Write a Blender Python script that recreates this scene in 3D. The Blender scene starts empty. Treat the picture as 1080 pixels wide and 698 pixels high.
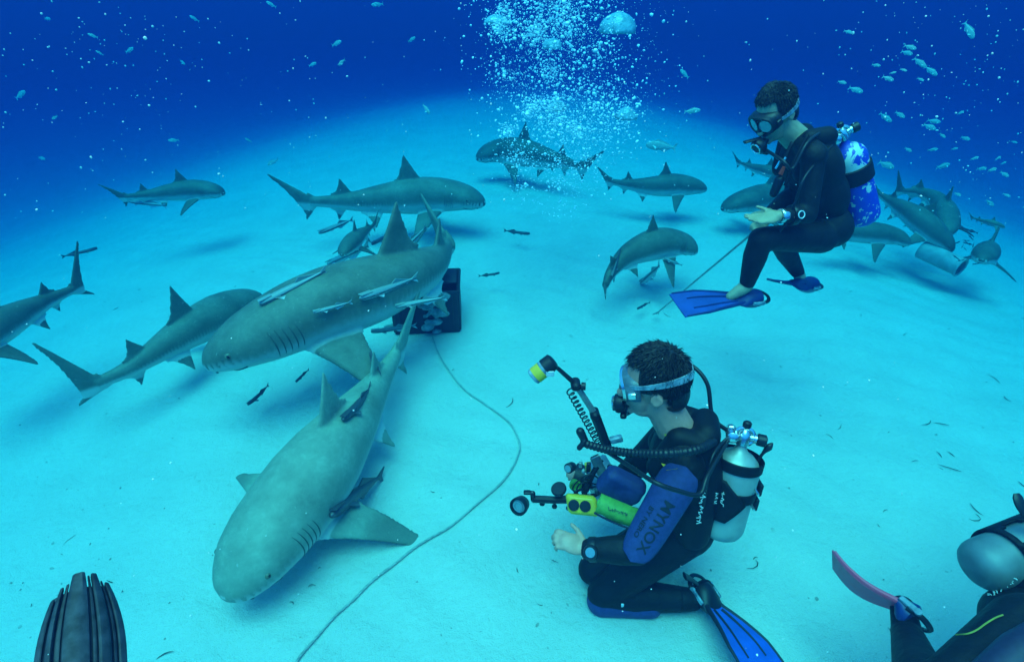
import bpy, bmesh, math, random
import numpy as np
from mathutils import Vector, Matrix, Quaternion

random.seed(7)
rng = np.random.default_rng(7)
scene = bpy.context.scene
C = scene.collection

# ---------------------------------------------------------------- camera
H = 2.3                       # camera height above the sand
PITCH = math.radians(31.5)
FPX = 589.0                   # focal length in pixels of the 1080 px wide frame
cam_data = bpy.data.cameras.new('camera')
cam_data.sensor_width = 36.0
cam_data.lens = 36.0 * FPX / 1080.0
cam_data.clip_start = 0.02
cam_data.clip_end = 500.0
cam = bpy.data.objects.new('camera', cam_data)
cam.location = (0, 0, H)
cam.rotation_euler = (math.pi / 2 - PITCH, 0, 0)
C.objects.link(cam)
scene.camera = cam

# ---------------------------------------------------------------- sky, sun, exposure
SUN_EL = math.radians(76)
SUN_AZ = math.radians(205)    # where the sun stands, measured from +Y towards +X
world = bpy.data.worlds.new('World')
scene.world = world
world.use_nodes = True
wn = world.node_tree
wn.nodes.clear()
w_out = wn.nodes.new('ShaderNodeOutputWorld')
w_bg = wn.nodes.new('ShaderNodeBackground')
w_sky = wn.nodes.new('ShaderNodeTexSky')
w_sky.sky_type = 'NISHITA'
w_sky.sun_disc = False
w_sky.sun_elevation = SUN_EL
w_sky.sun_rotation = SUN_AZ
w_bg.inputs['Strength'].default_value = 0.15
wn.links.new(w_sky.outputs[0], w_bg.inputs[0])
wn.links.new(w_bg.outputs[0], w_out.inputs[0])

sun_data = bpy.data.lights.new('sun', 'SUN')
sun_data.energy = 2.2
sun_data.angle = math.radians(48.0)       # spread by the rippled surface overhead
sun_data.color = (1.0, 0.97, 0.64)
sun = bpy.data.objects.new('sun', sun_data)
to_sun = Vector((math.sin(SUN_AZ) * math.cos(SUN_EL), math.cos(SUN_AZ) * math.cos(SUN_EL), math.sin(SUN_EL)))
sun.rotation_euler = to_sun.to_track_quat('Z', 'Y').to_euler()
sun.location = (0, 0, 30)
C.objects.link(sun)

vs = scene.view_settings
vs.view_transform = 'Standard'
vs.look = 'None'
vs.exposure = 1.40
vs.gamma = 1.0
vs.use_curve_mapping = False
scene.render.engine = 'CYCLES'
scene.cycles.use_denoising = True
scene.cycles.volume_bounces = 1
scene.cycles.max_bounces = 6
scene.cycles.diffuse_bounces = 3
scene.cycles.transparent_max_bounces = 8

# ---------------------------------------------------------------- helpers
SP, CP = math.sin(PITCH), math.cos(PITCH)

def ray(px, py):
    cx, cy = (px - 540.0) / FPX, (349.0 - py) / FPX
    return Vector((cx, CP + cy * SP, -SP + cy * CP))

def PD(px, py, d):            # a point at axis depth d
    return Vector((0, 0, H)) + ray(px, py) * d

def PZ(px, py, z):            # a point at height z over the sand
    r = ray(px, py)
    return Vector((0, 0, H)) + r * ((z - H) / r.z)

def PY(px, py, y):            # a point at horizontal distance y
    r = ray(px, py)
    return Vector((0, 0, H)) + r * (y / r.y)

BASE = {}

def thing(name, label, cat, loc=(0, 0, 0), group=None):
    o = bpy.data.objects.new(name, None)
    o.empty_display_size = 0.1
    C.objects.link(o)
    o.location = loc
    BASE[o.name] = Vector(loc)
    tag(o, label, cat, group)
    return o

def tag(o, label=None, cat=None, group=None, kind=None):
    if label: o['label'] = label
    if cat: o['category'] = cat
    if group: o['group'] = group
    if kind: o['kind'] = kind
    return o

def link_mesh(name, me, mat, parent=None):
    o = bpy.data.objects.new(name, me)
    if mat is not None and len(me.materials) == 0:
        for m in (mat if isinstance(mat, (list, tuple)) else [mat]):
            me.materials.append(m)
    C.objects.link(o)
    if parent is not None:
        o.parent = parent
        BASE[o.name] = BASE.get(parent.name, Vector((0, 0, 0)))
    return o

def smooth_mesh(me, on=True, angle=None):
    me.polygons.foreach_set('use_smooth', [on] * len(me.polygons))
    if on and angle is not None:
        bm = bmesh.new(); bm.from_mesh(me)
        for e in bm.edges:
            if len(e.link_faces) == 2 and e.calc_face_angle(0) > angle:
                e.smooth = False
        bm.to_mesh(me); bm.free()

def frame_to(axis, up=Vector((0, 0, 1))):
    a = Vector(axis).normalized()
    u = Vector(up) - a * a.dot(Vector(up))
    if u.length < 1e-4:
        u = Vector((1, 0, 0)) - a * a.x
        if u.length < 1e-4:
            u = Vector((0, 1, 0)) - a * a.y
    u.normalize()
    return a, u, a.cross(u)

class MB:
    """collects shapes into one mesh, world coordinates"""
    def __init__(self):
        self.v, self.f, self.m = [], [], []
    def add(self, verts, faces, mi=0):
        o = len(self.v)
        self.v += [Vector(p) for p in verts]
        self.f += [tuple(i + o for i in f) for f in faces]
        self.m += [mi] * len(faces)
        return self
    def loft(self, rings, cap=True, mi=0, closed=True):
        n = len(rings[0]); vs_, fs = [], []
        for r in rings: vs_ += list(r)
        for i in range(len(rings) - 1):
            for j in range(n if closed else n - 1):
                a, b = i * n + j, i * n + (j + 1) % n
                fs.append((a, b, b + n, a + n))
        if cap and closed:
            fs.append(tuple(range(n - 1, -1, -1)))
            k = (len(rings) - 1) * n
            fs.append(tuple(range(k, k + n)))
        return self.add(vs_, fs, mi)
    def tube(self, pts, rad, seg=8, mi=0, up=(0, 0, 1), flat=1.0):
        pts = [Vector(p) for p in pts]
        n = len(pts)
        if not hasattr(rad, '__len__'): rad = [rad] * n
        rings, u = [], None
        for i in range(n):
            t = (pts[min(i + 1, n - 1)] - pts[max(i - 1, 0)])
            if t.length < 1e-7: t = Vector((0, 0, 1))
            t.normalize()
            if u is None:
                _, u, _ = frame_to(t, up)
            else:
                u = u - t * t.dot(u)
                if u.length < 1e-5: _, u, _ = frame_to(t, up)
                u.normalize()
            s = t.cross(u)
            rings.append([pts[i] + (u * math.cos(q) * flat + s * math.sin(q)) * rad[i] for q in
                          [2 * math.pi * k / seg for k in range(seg)]])
        return self.loft(rings, mi=mi)
    def capsule(self, a, b, ra, rb, seg=14, mi=0):
        a, b = Vector(a), Vector(b)
        d = b - a
        t, u, s = frame_to(d)
        rings = []
        L = d.length
        prof = []
        for k in range(1, 6):
            q = math.pi / 2 * (1 - k / 5.0)
            prof.append((-ra * math.sin(q), ra * math.cos(q)))
        for k in range(0, 5):
            q = math.pi / 2 * k / 5.0
            prof.append((L + rb * math.sin(q), rb * math.cos(q)))
        prof.insert(0, (-ra, ra * 0.02)); prof.append((L + rb, rb * 0.02))
        for x, r in prof:
            rings.append([a + t * x + (u * math.cos(w) + s * math.sin(w)) * max(r, 1e-4) for w in
                          [2 * math.pi * k / seg for k in range(seg)]])
        return self.loft(rings, mi=mi)
    def ellipsoid(self, c, ax, ay, az, seg=16, rows=10, mi=0):
        c = Vector(c); rings = []
        for i in range(rows + 1):
            q = math.pi * i / rows
            r = max(math.sin(q), 0.01)
            rings.append([c + Vector(az) * (-math.cos(q)) + (Vector(ax) * math.cos(w) + Vector(ay) * math.sin(w)) * r
                          for w in [2 * math.pi * k / seg for k in range(seg)]])
        return self.loft(rings, mi=mi)
    def lathe(self, p0, axis, prof, seg=20, mi=0, up=(0, 0, 1), cap=True):
        t, u, s = frame_to(axis, up)
        p0 = Vector(p0)
        rings = [[p0 + t * x + (u * math.cos(w) + s * math.sin(w)) * max(r, 1e-4) for w in
                  [2 * math.pi * k / seg for k in range(seg)]] for x, r in prof]
        return self.loft(rings, cap=cap, mi=mi)
    def box(self, c, ex, ey, ez, bev=0.0, mi=0):
        """c centre; ex, ey, ez half-axis vectors"""
        c, ex, ey, ez = Vector(c), Vector(ex), Vector(ey), Vector(ez)
        if bev <= 0:
            vs_ = [c + ex * i + ey * j + ez * k for k in (-1, 1) for j in (-1, 1) for i in (-1, 1)]
            fs = [(0, 2, 3, 1), (4, 5, 7, 6), (0, 1, 5, 4), (2, 6, 7, 3), (0, 4, 6, 2), (1, 3, 7, 5)]
            return self.add(vs_, fs, mi)
        lx, ly, lz = ex.length, ey.length, ez.length
        b = min(bev, lx * .9, ly * .9, lz * .9)
        fx, fy, fz = b / lx, b / ly, b / lz
        rings = []
        def ring(k, ins):
            x, y = 1 - fx * ins, 1 - fy * ins
            cx_, cy_ = x - fx * 0.9, y - fy * 0.9
            pts = [(x, -cy_), (x, cy_), (cx_, y), (-cx_, y), (-x, cy_), (-x, -cy_), (-cx_, -y), (cx_, -y)]
            return [c + ex * i + ey * j + ez * k for i, j in pts]
        rings = [ring(-1, 1), ring(-1 + fz, 0), ring(1 - fz, 0), ring(1, 1)]
        return self.loft(rings, mi=mi)
    def torus(self, c, axis, R, r, seg=24, sub=8, mi=0):
        t, u, s = frame_to(axis); c = Vector(c)
        vs_, fs = [], []
        for i in range(seg):
            w = 2 * math.pi * i / seg
            d = u * math.cos(w) + s * math.sin(w)
            for j in range(sub):
                q = 2 * math.pi * j / sub
                vs_.append(c + d * (R + r * math.cos(q)) + t * (r * math.sin(q)))
        for i in range(seg):
            for j in range(sub):
                fs.append((i * sub + j, ((i + 1) % seg) * sub + j, ((i + 1) % seg) * sub + (j + 1) % sub, i * sub + (j + 1) % sub))
        return self.add(vs_, fs, mi)
    def mesh(self, name, off=Vector((0, 0, 0))):
        me = bpy.data.meshes.new(name)
        me.from_pydata([tuple(p - off) for p in self.v], [], self.f)
        if any(self.m): me.polygons.foreach_set('material_index', self.m)
        bm = bmesh.new(); bm.from_mesh(me)
        bmesh.ops.recalc_face_normals(bm, faces=bm.faces[:])
        bm.to_mesh(me); bm.free()
        me.update()
        return me
    def build(self, name, mat, parent=None, smooth=True, angle=0.7):
        off = BASE.get(parent.name, Vector((0, 0, 0))) if parent is not None else Vector((0, 0, 0))
        me = self.mesh(name, off)
        if smooth: smooth_mesh(me, True, angle)
        return link_mesh(name, me, mat, parent)
    def build_at(self, name, mat, base, smooth=True, angle=0.7):
        """a top-level mesh whose origin is base"""
        me = self.mesh(name, Vector(base))
        if smooth: smooth_mesh(me, True, angle)
        o = link_mesh(name, me, mat)
        o.location = base
        BASE[o.name] = Vector(base)
        return o
    def remesh(self, name, voxel, mat, parent=None, smooth=3, factor=0.5, base=None):
        """union of all shapes as one continuous skin"""
        off = Vector(base) if base is not None else (BASE.get(parent.name, Vector((0, 0, 0))) if parent is not None else Vector((0, 0, 0)))
        me = self.mesh(name, off)
        tmp = bpy.data.objects.new('tmp', me); C.objects.link(tmp)
        m = tmp.modifiers.new('r', 'REMESH'); m.mode = 'VOXEL'; m.voxel_size = voxel; m.use_smooth_shade = True
        if smooth:
            m2 = tmp.modifiers.new('s', 'SMOOTH'); m2.iterations = smooth; m2.factor = factor
        dg = bpy.context.evaluated_depsgraph_get()
        me2 = bpy.data.meshes.new_from_object(tmp.evaluated_get(dg))
        bpy.data.objects.remove(tmp); bpy.data.meshes.remove(me)
        me2.name = name
        me2.materials.clear()
        me2.polygons.foreach_set('use_smooth', [True] * len(me2.polygons))
        o = link_mesh(name, me2, mat, parent)
        if base is not None and parent is None:
            o.location = base; BASE[o.name] = Vector(base)
        return o

def spline(pts, n):
    """Catmull-Rom through pts, n samples even in arc length"""
    P = [Vector(p) for p in pts]
    P = [P[0] * 2 - P[1]] + P + [P[-1] * 2 - P[-2]]
    out = []
    for i in range(1, len(P) - 2):
        for k in range(24):
            t = k / 24.0
            a, b, c, d = P[i - 1], P[i], P[i + 1], P[i + 2]
            out.append(0.5 * ((2 * b) + (c - a) * t + (2 * a - 5 * b + 4 * c - d) * t * t + (3 * b - a - 3 * c + d) * t ** 3))
    out.append(P[-2])
    acc = [0.0]
    for i in range(1, len(out)): acc.append(acc[-1] + (out[i] - out[i - 1]).length)
    res, j = [], 0
    for k in range(n):
        s = acc[-1] * k / (n - 1)
        while j < len(acc) - 2 and acc[j + 1] < s: j += 1
        f = (s - acc[j]) / max(acc[j + 1] - acc[j], 1e-9)
        res.append(out[j].lerp(out[j + 1], min(max(f, 0), 1)))
    return res

def interp(x, xs, ys):
    return float(np.interp(x, xs, ys))

# ---------------------------------------------------------------- materials
MATS = {}

def new_mat(name):
    m = bpy.data.materials.new(name); m.use_nodes = True
    nt = m.node_tree
    b = nt.nodes['Principled BSDF']
    MATS[name] = m
    return m, nt, b

def mix_rgb(nt, fac, a, b):
    n = nt.nodes.new('ShaderNodeMix'); n.data_type = 'RGBA'
    for sock, val in ((n.inputs[0], fac), (n.inputs[6], a), (n.inputs[7], b)):
        if hasattr(val, 'is_output'): nt.links.new(val, sock)
        elif isinstance(val, (int, float)): sock.default_value = val
        else: sock.default_value = (*val, 1)
    return n.outputs[2]

def noise_fac(nt, scale, detail=3, lo=0.35, hi=0.65, coord='Object', rough=0.55, dist=0.0):
    tc = nt.nodes.new('ShaderNodeTexCoord')
    nz = nt.nodes.new('ShaderNodeTexNoise')
    nz.inputs['Scale'].default_value = scale
    nz.inputs['Detail'].default_value = detail
    nz.inputs['Roughness'].default_value = rough
    nz.inputs['Distortion'].default_value = dist
    nt.links.new(tc.outputs[coord], nz.inputs['Vector'])
    mr = nt.nodes.new('ShaderNodeMapRange')
    mr.inputs[1].default_value = lo; mr.inputs[2].default_value = hi
    nt.links.new(nz.outputs['Fac'], mr.inputs[0])
    return mr.outputs[0], nz.outputs['Fac']

def add_bump(nt, b, height, strength=0.3, dist=0.01):
    bp = nt.nodes.new('ShaderNodeBump')
    bp.inputs['Strength'].default_value = strength
    bp.inputs['Distance'].default_value = dist
    nt.links.new(height, bp.inputs['Height'])
    nt.links.new(bp.outputs[0], b.inputs['Normal'])

def simple(name, col, rough=0.5, var=0.25, scale=30, bump=0.15, bdist=0.003, metal=0.0, spec=0.5, col2=None):
    m, nt, b = new_mat(name)
    f, raw = noise_fac(nt, scale, 4)
    c2 = col2 if col2 else tuple(c * (1 - var) for c in col)
    nt.links.new(mix_rgb(nt, f, col, c2), b.inputs['Base Color'])
    b.inputs['Roughness'].default_value = rough
    b.inputs['Metallic'].default_value = metal
    b.inputs['Specular IOR Level'].default_value = spec
    if bump: add_bump(nt, b, raw, bump, bdist)
    return m
# ================================================================ the setting
def vnoise(x, y, seed=0):
    """smooth value noise on numpy arrays"""
    xi, yi = np.floor(x), np.floor(y)
    fx, fy = x - xi, y - yi
    fx, fy = fx * fx * (3 - 2 * fx), fy * fy * (3 - 2 * fy)
    def h(a, b):
        v = np.sin(a * 127.1 + b * 311.7 + seed * 74.7) * 43758.5453
        return v - np.floor(v)
    return (h(xi, yi) * (1 - fx) + h(xi + 1, yi) * fx) * (1 - fy) + (h(xi, yi + 1) * (1 - fx) + h(xi + 1, yi + 1) * fx) * fy

def sand_height(x, y):
    x, y = np.asarray(x, float), np.asarray(y, float)
    z = 0.05 * (vnoise(x * .45, y * .45, 1) - .5) + 0.028 * (vnoise(x * 1.3 + 3, y * 1.3, 2) - .5)
    wx = x + .5 * vnoise(x * .8, y * .8, 5)
    wy = y + .5 * vnoise(x * .8 + 9, y * .8, 6)
    rr = np.maximum(np.hypot((x - .3) * 1.5, (y - 3.0) * .60) - 2.4, 0)      # low bank shape added so the sand fades sooner at its edges
    z = z - 3.4 * (1 - np.exp(-.0045 * rr * rr))
    z += 0.028 * (vnoise(wx * 4.5, wy * 3.0, 3) - .5) + .010 * np.sin((wx * 2.1 + wy * 6.5 + 3 * vnoise(x, y, 8)) * 3.1) * vnoise(x * .9 + 4, y * .9, 9) + 0.006 * (vnoise(wx * 11, wy * 9, 4) - .5)
    return z

def make_floor():
    def axis(lo, hi, step, far):
        a = list(np.arange(lo, hi + 1e-6, step))
        s, p = step, hi
        while p < far:
            s *= 1.25; p = min(p + s, far); a.append(p)
        s, p = step, lo
        while p > -far:
            s *= 1.25; p = max(p - s, -far); a.insert(0, p)
        return np.array(a)
    xs = axis(-4.6, 4.6, 0.04, 80.0)
    ys = axis(0.0, 9.0, 0.04, 80.0)
    X, Y = np.meshgrid(xs, ys)
    Z = sand_height(X, Y)
    nx, ny = len(xs), len(ys)
    co = np.stack([X, Y, Z], -1).reshape(-1, 3)
    i = np.arange(ny - 1)[:, None] * nx + np.arange(nx - 1)[None, :]
    quads = np.stack([i, i + 1, i + 1 + nx, i + nx], -1).reshape(-1, 4)
    me = bpy.data.meshes.new('sea_floor')
    me.vertices.add(len(co)); me.vertices.foreach_set('co', co.ravel())
    me.loops.add(len(quads) * 4); me.loops.foreach_set('vertex_index', quads.ravel())
    me.polygons.add(len(quads)); me.polygons.foreach_set('loop_start', np.arange(len(quads)) * 4)
    me.polygons.foreach_set('use_smooth', np.ones(len(quads), bool))
    me.update(); me.validate()
    m, nt, b = new_mat('sand')
    f1, r1 = noise_fac(nt, 2.2, 5, .3, .7)
    f2, r2 = noise_fac(nt, 160, 3, .35, .65)
    c1 = mix_rgb(nt, f1, (.73, .69, .57), (.58, .54, .45))
    c2 = mix_rgb(nt, f2, c1, (.63, .60, .53))
    f3, r3 = noise_fac(nt, 300, 2, .64, .70)
    c3 = mix_rgb(nt, f3, c2, (.40, .37, .32))
    nt.links.new(c3, b.inputs['Base Color'])
    b.inputs['Roughness'].default_value = .95
    b.inputs['Specular IOR Level'].default_value = .1
    ad = nt.nodes.new('ShaderNodeMath'); ad.operation = 'MULTIPLY_ADD'
    ad.inputs[1].default_value = .35
    f4, r4 = noise_fac(nt, 22, 6, 0, 1)
    nt.links.new(r2, ad.inputs[0]); nt.links.new(r4, ad.inputs[2])
    add_bump(nt, b, ad.outputs[0], .8, .022)
    o = link_mesh('sea_floor', me, m)
    tag(o, 'pale rippled sand sea floor spreading to the distance', None, None, 'structure')
make_floor()

# sea water: the air of this place
def make_water_haze():
    mb = MB()
    top, bot, r = 3.6, -5.0, 90.0
    mb.box((0, 0, (top + bot) / 2), (r, 0, 0), (0, r, 0), (0, 0, (top - bot) / 2))
    m = bpy.data.materials.new('sea_water'); m.use_nodes = True
    nt = m.node_tree; nt.nodes.clear()
    out = nt.nodes.new('ShaderNodeOutputMaterial')
    pv = nt.nodes.new('ShaderNodeVolumePrincipled')
    D = 1.0
    sig_s = (.0012, .0058, .0190)             # scattering per metre
    sig_a = (.49, .097, .041)                # absorption per metre
    pv.inputs['Density'].default_value = D
    pv.inputs['Color'].default_value = (*[s / D for s in sig_s], 1)
    pv.inputs['Absorption Color'].default_value = (*[(1 - a / D / (1 - s / D)) ** 2 for s, a in zip(sig_s, sig_a)], 1)
    pv.inputs['Anisotropy'].default_value = 0.2
    nt.links.new(pv.outputs[0], out.inputs['Volume'])
    o = mb.build('haze', m, smooth=False)
    tag(o, 'clear blue sea water filling the scene', None, None, 'stuff')
make_water_haze()
# ================================================================ sharks
def shark_material(name, g):
    m, nt, b = new_mat(name)
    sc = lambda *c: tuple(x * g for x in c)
    at = nt.nodes.new('ShaderNodeAttribute'); at.attribute_name = 'belly'
    tp = nt.nodes.new('ShaderNodeAttribute'); tp.attribute_name = 'tip'
    f, raw = noise_fac(nt, 4, 9, .36, .64, rough=.68)
    f2, raw2 = noise_fac(nt, 60, 4, .35, .65)
    back = mix_rgb(nt, f, sc(.27, .31, .225), sc(.125, .15, .112))
    fm = nt.nodes.new('ShaderNodeMath'); fm.operation = 'MULTIPLY'; fm.inputs[1].default_value = .55; nt.links.new(f2, fm.inputs[0])
    back = mix_rgb(nt, fm.outputs[0], back, sc(.17, .20, .147))
    ad = nt.nodes.new('ShaderNodeMath'); ad.operation = 'MULTIPLY_ADD'; ad.inputs[1].default_value = .25
    nt.links.new(raw, ad.inputs[0]); nt.links.new(at.outputs['Fac'], ad.inputs[2])
    mr = nt.nodes.new('ShaderNodeMapRange'); mr.inputs[1].default_value = .52; mr.inputs[2].default_value = .82
    mr.interpolation_type = 'SMOOTHSTEP'
    nt.links.new(ad.outputs[0], mr.inputs[0])
    col = mix_rgb(nt, mr.outputs[0], back, (.55, .54, .46))
    col = mix_rgb(nt, tp.outputs['Fac'], col, (.10, .10, .08))
    # scars and scuffs
    fs, _ = noise_fac(nt, 38, 2, .70, .74, dist=2.0)
    col = mix_rgb(nt, fs, col, (.38, .37, .3))
    nt.links.new(col, b.inputs['Base Color'])
    b.inputs['Roughness'].default_value = .55
    b.inputs['Specular IOR Level'].default_value = .35
    add_bump(nt, b, raw2, .25, .004)
    return m
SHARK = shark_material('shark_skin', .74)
SHARK_SHADED = shark_material('shaded_shark_skin', .56)  # same skin darkened: shade on the farther sharks put into the colour
SHARK_LIT = shark_material('lit_shark_skin', 1.3)  # same skin brightened: light on the nearest shark put into the colour
DARK_EYE = simple('shark_eye', (.012, .012, .012), .15, bump=0)
EYE_IRIS = simple('shark_iris', (.20, .19, .12), .2, bump=0)
GILL = simple('gill_groove', (.085, .10, .08), .7, bump=0)

HS = [0, .012, .03, .06, .1, .17, .25, .35, .45, .55, .65, .75, .85, .93, 1.0]
HH = [.006, .024, .037, .050, .063, .079, .092, .101, .098, .087, .073, .056, .040, .031, .027]
HW = [.008, .034, .050, .066, .080, .092, .097, .098, .091, .077, .062, .046, .032, .024, .018]

def fin_loft(mb, le0, te0, span_dir, back_dir, normal, span, sweep, c0, tipc, thick, pw=1.0, concave=1.25, rear=0.0, curl=None):
    """one fin: airfoil sections from an embedded root to the tip"""
    N, K = 12, 10
    rings = []
    for i in range(N + 1):
        v = i / N
        vv = v
        le = le0 + span_dir * (span * vv) + back_dir * (sweep * (vv ** pw))
        if curl is not None: le = le + curl * (span * vv * vv)
        ch = c0 * ((1 - vv) ** concave) + tipc
        ch += rear * math.exp(-((vv - .06) / .09) ** 2)
        if v > .93: ch *= .62
        th = thick * ((1 - vv) * 1.0) + .0046 * SCL[0]
        ring = []
        for k in range(K):
            a = 2 * math.pi * k / K
            x = .5 - .5 * math.cos(a)
            yt = th * math.sin(a) * (0.55 + .9 * (1 - x)) * .8
            ring.append(le + back_dir * (ch * x) + normal * yt)
        rings.append(ring)
    mb.loft(rings)

SCL = [1.0]

def shark(pts, label, roll=0.0, girth=1.0, tail_yaw=0.0, tail_pitch=0.0, pect=(0, 0), detail=True, vox=.0046, dorsal=1.0, pect_scale=1.0, lean=0.0, caud=1.0, ds=.36, skin=None):
    base = Vector((sum(p[0] for p in pts) / len(pts), sum(p[1] for p in pts) / len(pts), min(p[2] for p in pts) - .15))
    n = 64
    sp = spline(pts, n)
    L = sum((sp[i + 1] - sp[i]).length for i in range(n - 1))
    SCL[0] = L
    T, U, S = [], [], []
    for i in range(n):
        t = (sp[min(i + 1, n - 1)] - sp[max(i - 1, 0)]).normalized()
        up = Vector((0, 0, 1)) - t * t.z
        up.normalize()
        up = Quaternion(t, math.radians(roll)) @ up
        T.append(t); U.append(up); S.append(t.cross(up).normalized())
    def fr(s):
        x = min(max(s, 0), 1) * (n - 1); i = min(int(x), n - 2); f = x - i
        return (sp[i].lerp(sp[i + 1], f), T[i].lerp(T[i + 1], f).normalized(), U[i].lerp(U[i + 1], f).normalized(), S[i].lerp(S[i + 1], f).normalized())
    def hw(s): return interp(s, HS, HW) * L * girth
    def hh(s): return interp(s, HS, HH) * L * girth
    def surf(s, a, k=1.0):
        """a: 0 = back, 90 = its side S, 180 = belly"""
        p, t, u, sd = fr(s)
        ca, sa = math.cos(math.radians(a)), math.sin(math.radians(a))
        h, w = hh(s), hw(s)
        up = (abs(ca) ** .9) * math.copysign(1, ca) * h * (1.0 if ca > 0 else .86)
        si = (abs(sa) ** .95) * math.copysign(1, sa) * w
        drop = -u * (.018 * L * max(0, 1 - s / .14) ** 2)
        return p + drop + u * up * k + sd * si * k
    mb = MB()
    ss = [0, .004, .012, .025, .045, .07] + [.1 + .02 * i for i in range(46)]
    rings = [[surf(s, 360.0 * k / 44) for k in range(44)] for s in ss if s <= 1.0]
    mb.loft(rings)
    # first and second dorsal
    p, t, u, sd = fr(ds); p2 = fr(ds + .14)[0]
    bk = (p2 - p).normalized()
    ln = (u + sd * lean).normalized()
    fin_loft(mb, p + u * hh(ds) * .80, None, ln, bk, bk.cross(u).normalized(), .155 * L * dorsal, .105 * L, .150 * L, .012 * L, .011 * L, pw=.85, concave=1.15, rear=.028 * L)
    p, t, u, sd = fr(.755); p2 = fr(.84)[0]
    bk = (p2 - p).normalized()
    fin_loft(mb, p + u * hh(.755) * .72, None, (u + sd * lean * .6).normalized(), bk, bk.cross(u).normalized(), .092 * L, .070 * L, .100 * L, .010 * L, .008 * L, pw=.85, concave=1.2, rear=.03 * L)
    # anal
    p, t, u, sd = fr(.80); p2 = fr(.88)[0]
    bk = (p2 - p).normalized()
    fin_loft(mb, p - u * hh(.80) * .66, None, -u, bk, bk.cross(u).normalized(), .070 * L, .055 * L, .075 * L, .010 * L, .007 * L, pw=.9, rear=.02 * L)
    # pectorals and pelvics
    for sgn, pa in ((1, pect[0]), (-1, pect[1])):
        ps = pect_scale if not isinstance(pect_scale, tuple) else pect_scale[0 if sgn > 0 else 1]
        p, t, u, sd = fr(.215); p2 = fr(.34)[0]
        bk = (p2 - p).normalized()
        ang = math.radians(26 + pa)
        d = (sd * sgn * math.cos(ang) - u * math.sin(ang)).normalized()
        root = p + sd * sgn * hw(.22) * .72 - u * hh(.22) * .52
        fin_loft(mb, root, None, d, bk, d.cross(bk).normalized(), .235 * L * ps, .135 * L * ps, .135 * L, .022 * L, .012 * L, pw=.8, concave=.95, rear=.012 * L, curl=-u * .12)
        p, t, u, sd = fr(.60); p2 = fr(.69)[0]
        bk = (p2 - p).normalized()
        ang = math.radians(48)
        d = (sd * sgn * math.cos(ang) - u * math.sin(ang)).normalized()
        root = p + sd * sgn * hw(.61) * .5 - u * hh(.61) * .55
        fin_loft(mb, root, None, d, bk, d.cross(bk).normalized(), .105 * L, .06 * L, .115 * L, .012 * L, .008 * L, pw=.9, rear=.02 * L)
    # caudal
    p, t, u, sd = fr(1.0)
    q = Quaternion(u, math.radians(tail_yaw)) @ Quaternion(sd, math.radians(tail_pitch))
    t2, u2 = q @ t, q @ u
    s2 = t2.cross(u2).normalized()
    for k_, (dv, sp_, sw, c0, tc, rr) in enumerate(((( .86, .51), .30, 0.0, .105, .020, 0), ((.50, -.86), .145, .02, .075, .012, 0))):
        d = (t2 * dv[0] + u2 * dv[1]).normalized()
        rt = p - t2 * .055 * L + (u2 * .004 * L if k_ == 0 else u2 * .006 * L)
        bdir = (t2 * .72 - u2 * .69).normalized() if k_ == 0 else (t2 * .8 + u2 * .6).normalized()
        fin_loft(mb, rt, None, d, bdir, s2, sp_ * L * caud, sw * L, c0 * L, tc * L, .010 * L, pw=1.0, concave=1.6 if k_ == 0 else 1.1, rear=0)
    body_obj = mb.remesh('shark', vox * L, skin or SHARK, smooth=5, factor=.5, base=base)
    # pigment: belly pale, fin tips dark
    me = body_obj.data
    co = np.zeros(len(me.vertices) * 3); me.vertices.foreach_get('co', co); co = co.reshape(-1, 3) + np.array(base)
    SPn = np.array([tuple(x) for x in sp]); Un = np.array([tuple(x) for x in U]); Sn = np.array([tuple(x) for x in S])
    idx = np.empty(len(co), int)
    for a in range(0, len(co), 20000):
        idx[a:a + 20000] = ((co[a:a + 20000, None, :] - SPn[None]) ** 2).sum(-1).argmin(1)
    rel = co - SPn[idx]
    vu = (rel * Un[idx]).sum(-1); vsd = np.abs((rel * Sn[idx]).sum(-1))
    sfrac = idx / (n - 1)
    h_ = np.interp(sfrac, HS, HH) * L * girth; w_ = np.interp(sfrac, HS, HW) * L * girth
    belly = np.clip(.5 - .5 * vu / np.maximum(h_, 1e-4), 0, 1)
    fin = np.clip((np.maximum(np.abs(vu) / h_, vsd / w_) - 1.25) / .5, 0, 1)
    nr = np.zeros(len(me.vertices) * 3); me.vertices.foreach_get('normal', nr); nu = (nr.reshape(-1, 3) * Un[idx]).sum(-1)
    fin = np.maximum(fin, np.clip((vsd / w_ - .98) / .12, 0, 1))
    belly = np.clip(belly * .7 + .3 * (.5 - .5 * nu), 0, 1) * (1 - fin) + np.clip(.28 - .5 * nu, 0, 1) * fin
    far = np.clip((np.hypot(vu, vsd) / L - .20) / .05, 0, 1) * (sfrac < .5)
    for nm, arr in (('belly', belly), ('tip', far * .55)):
        a = me.attributes.new(nm, 'FLOAT', 'POINT'); a.data.foreach_set('value', arr.astype(np.float32))
    tag(body_obj, label, 'shark', 'sharks circling over the sand')
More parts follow.
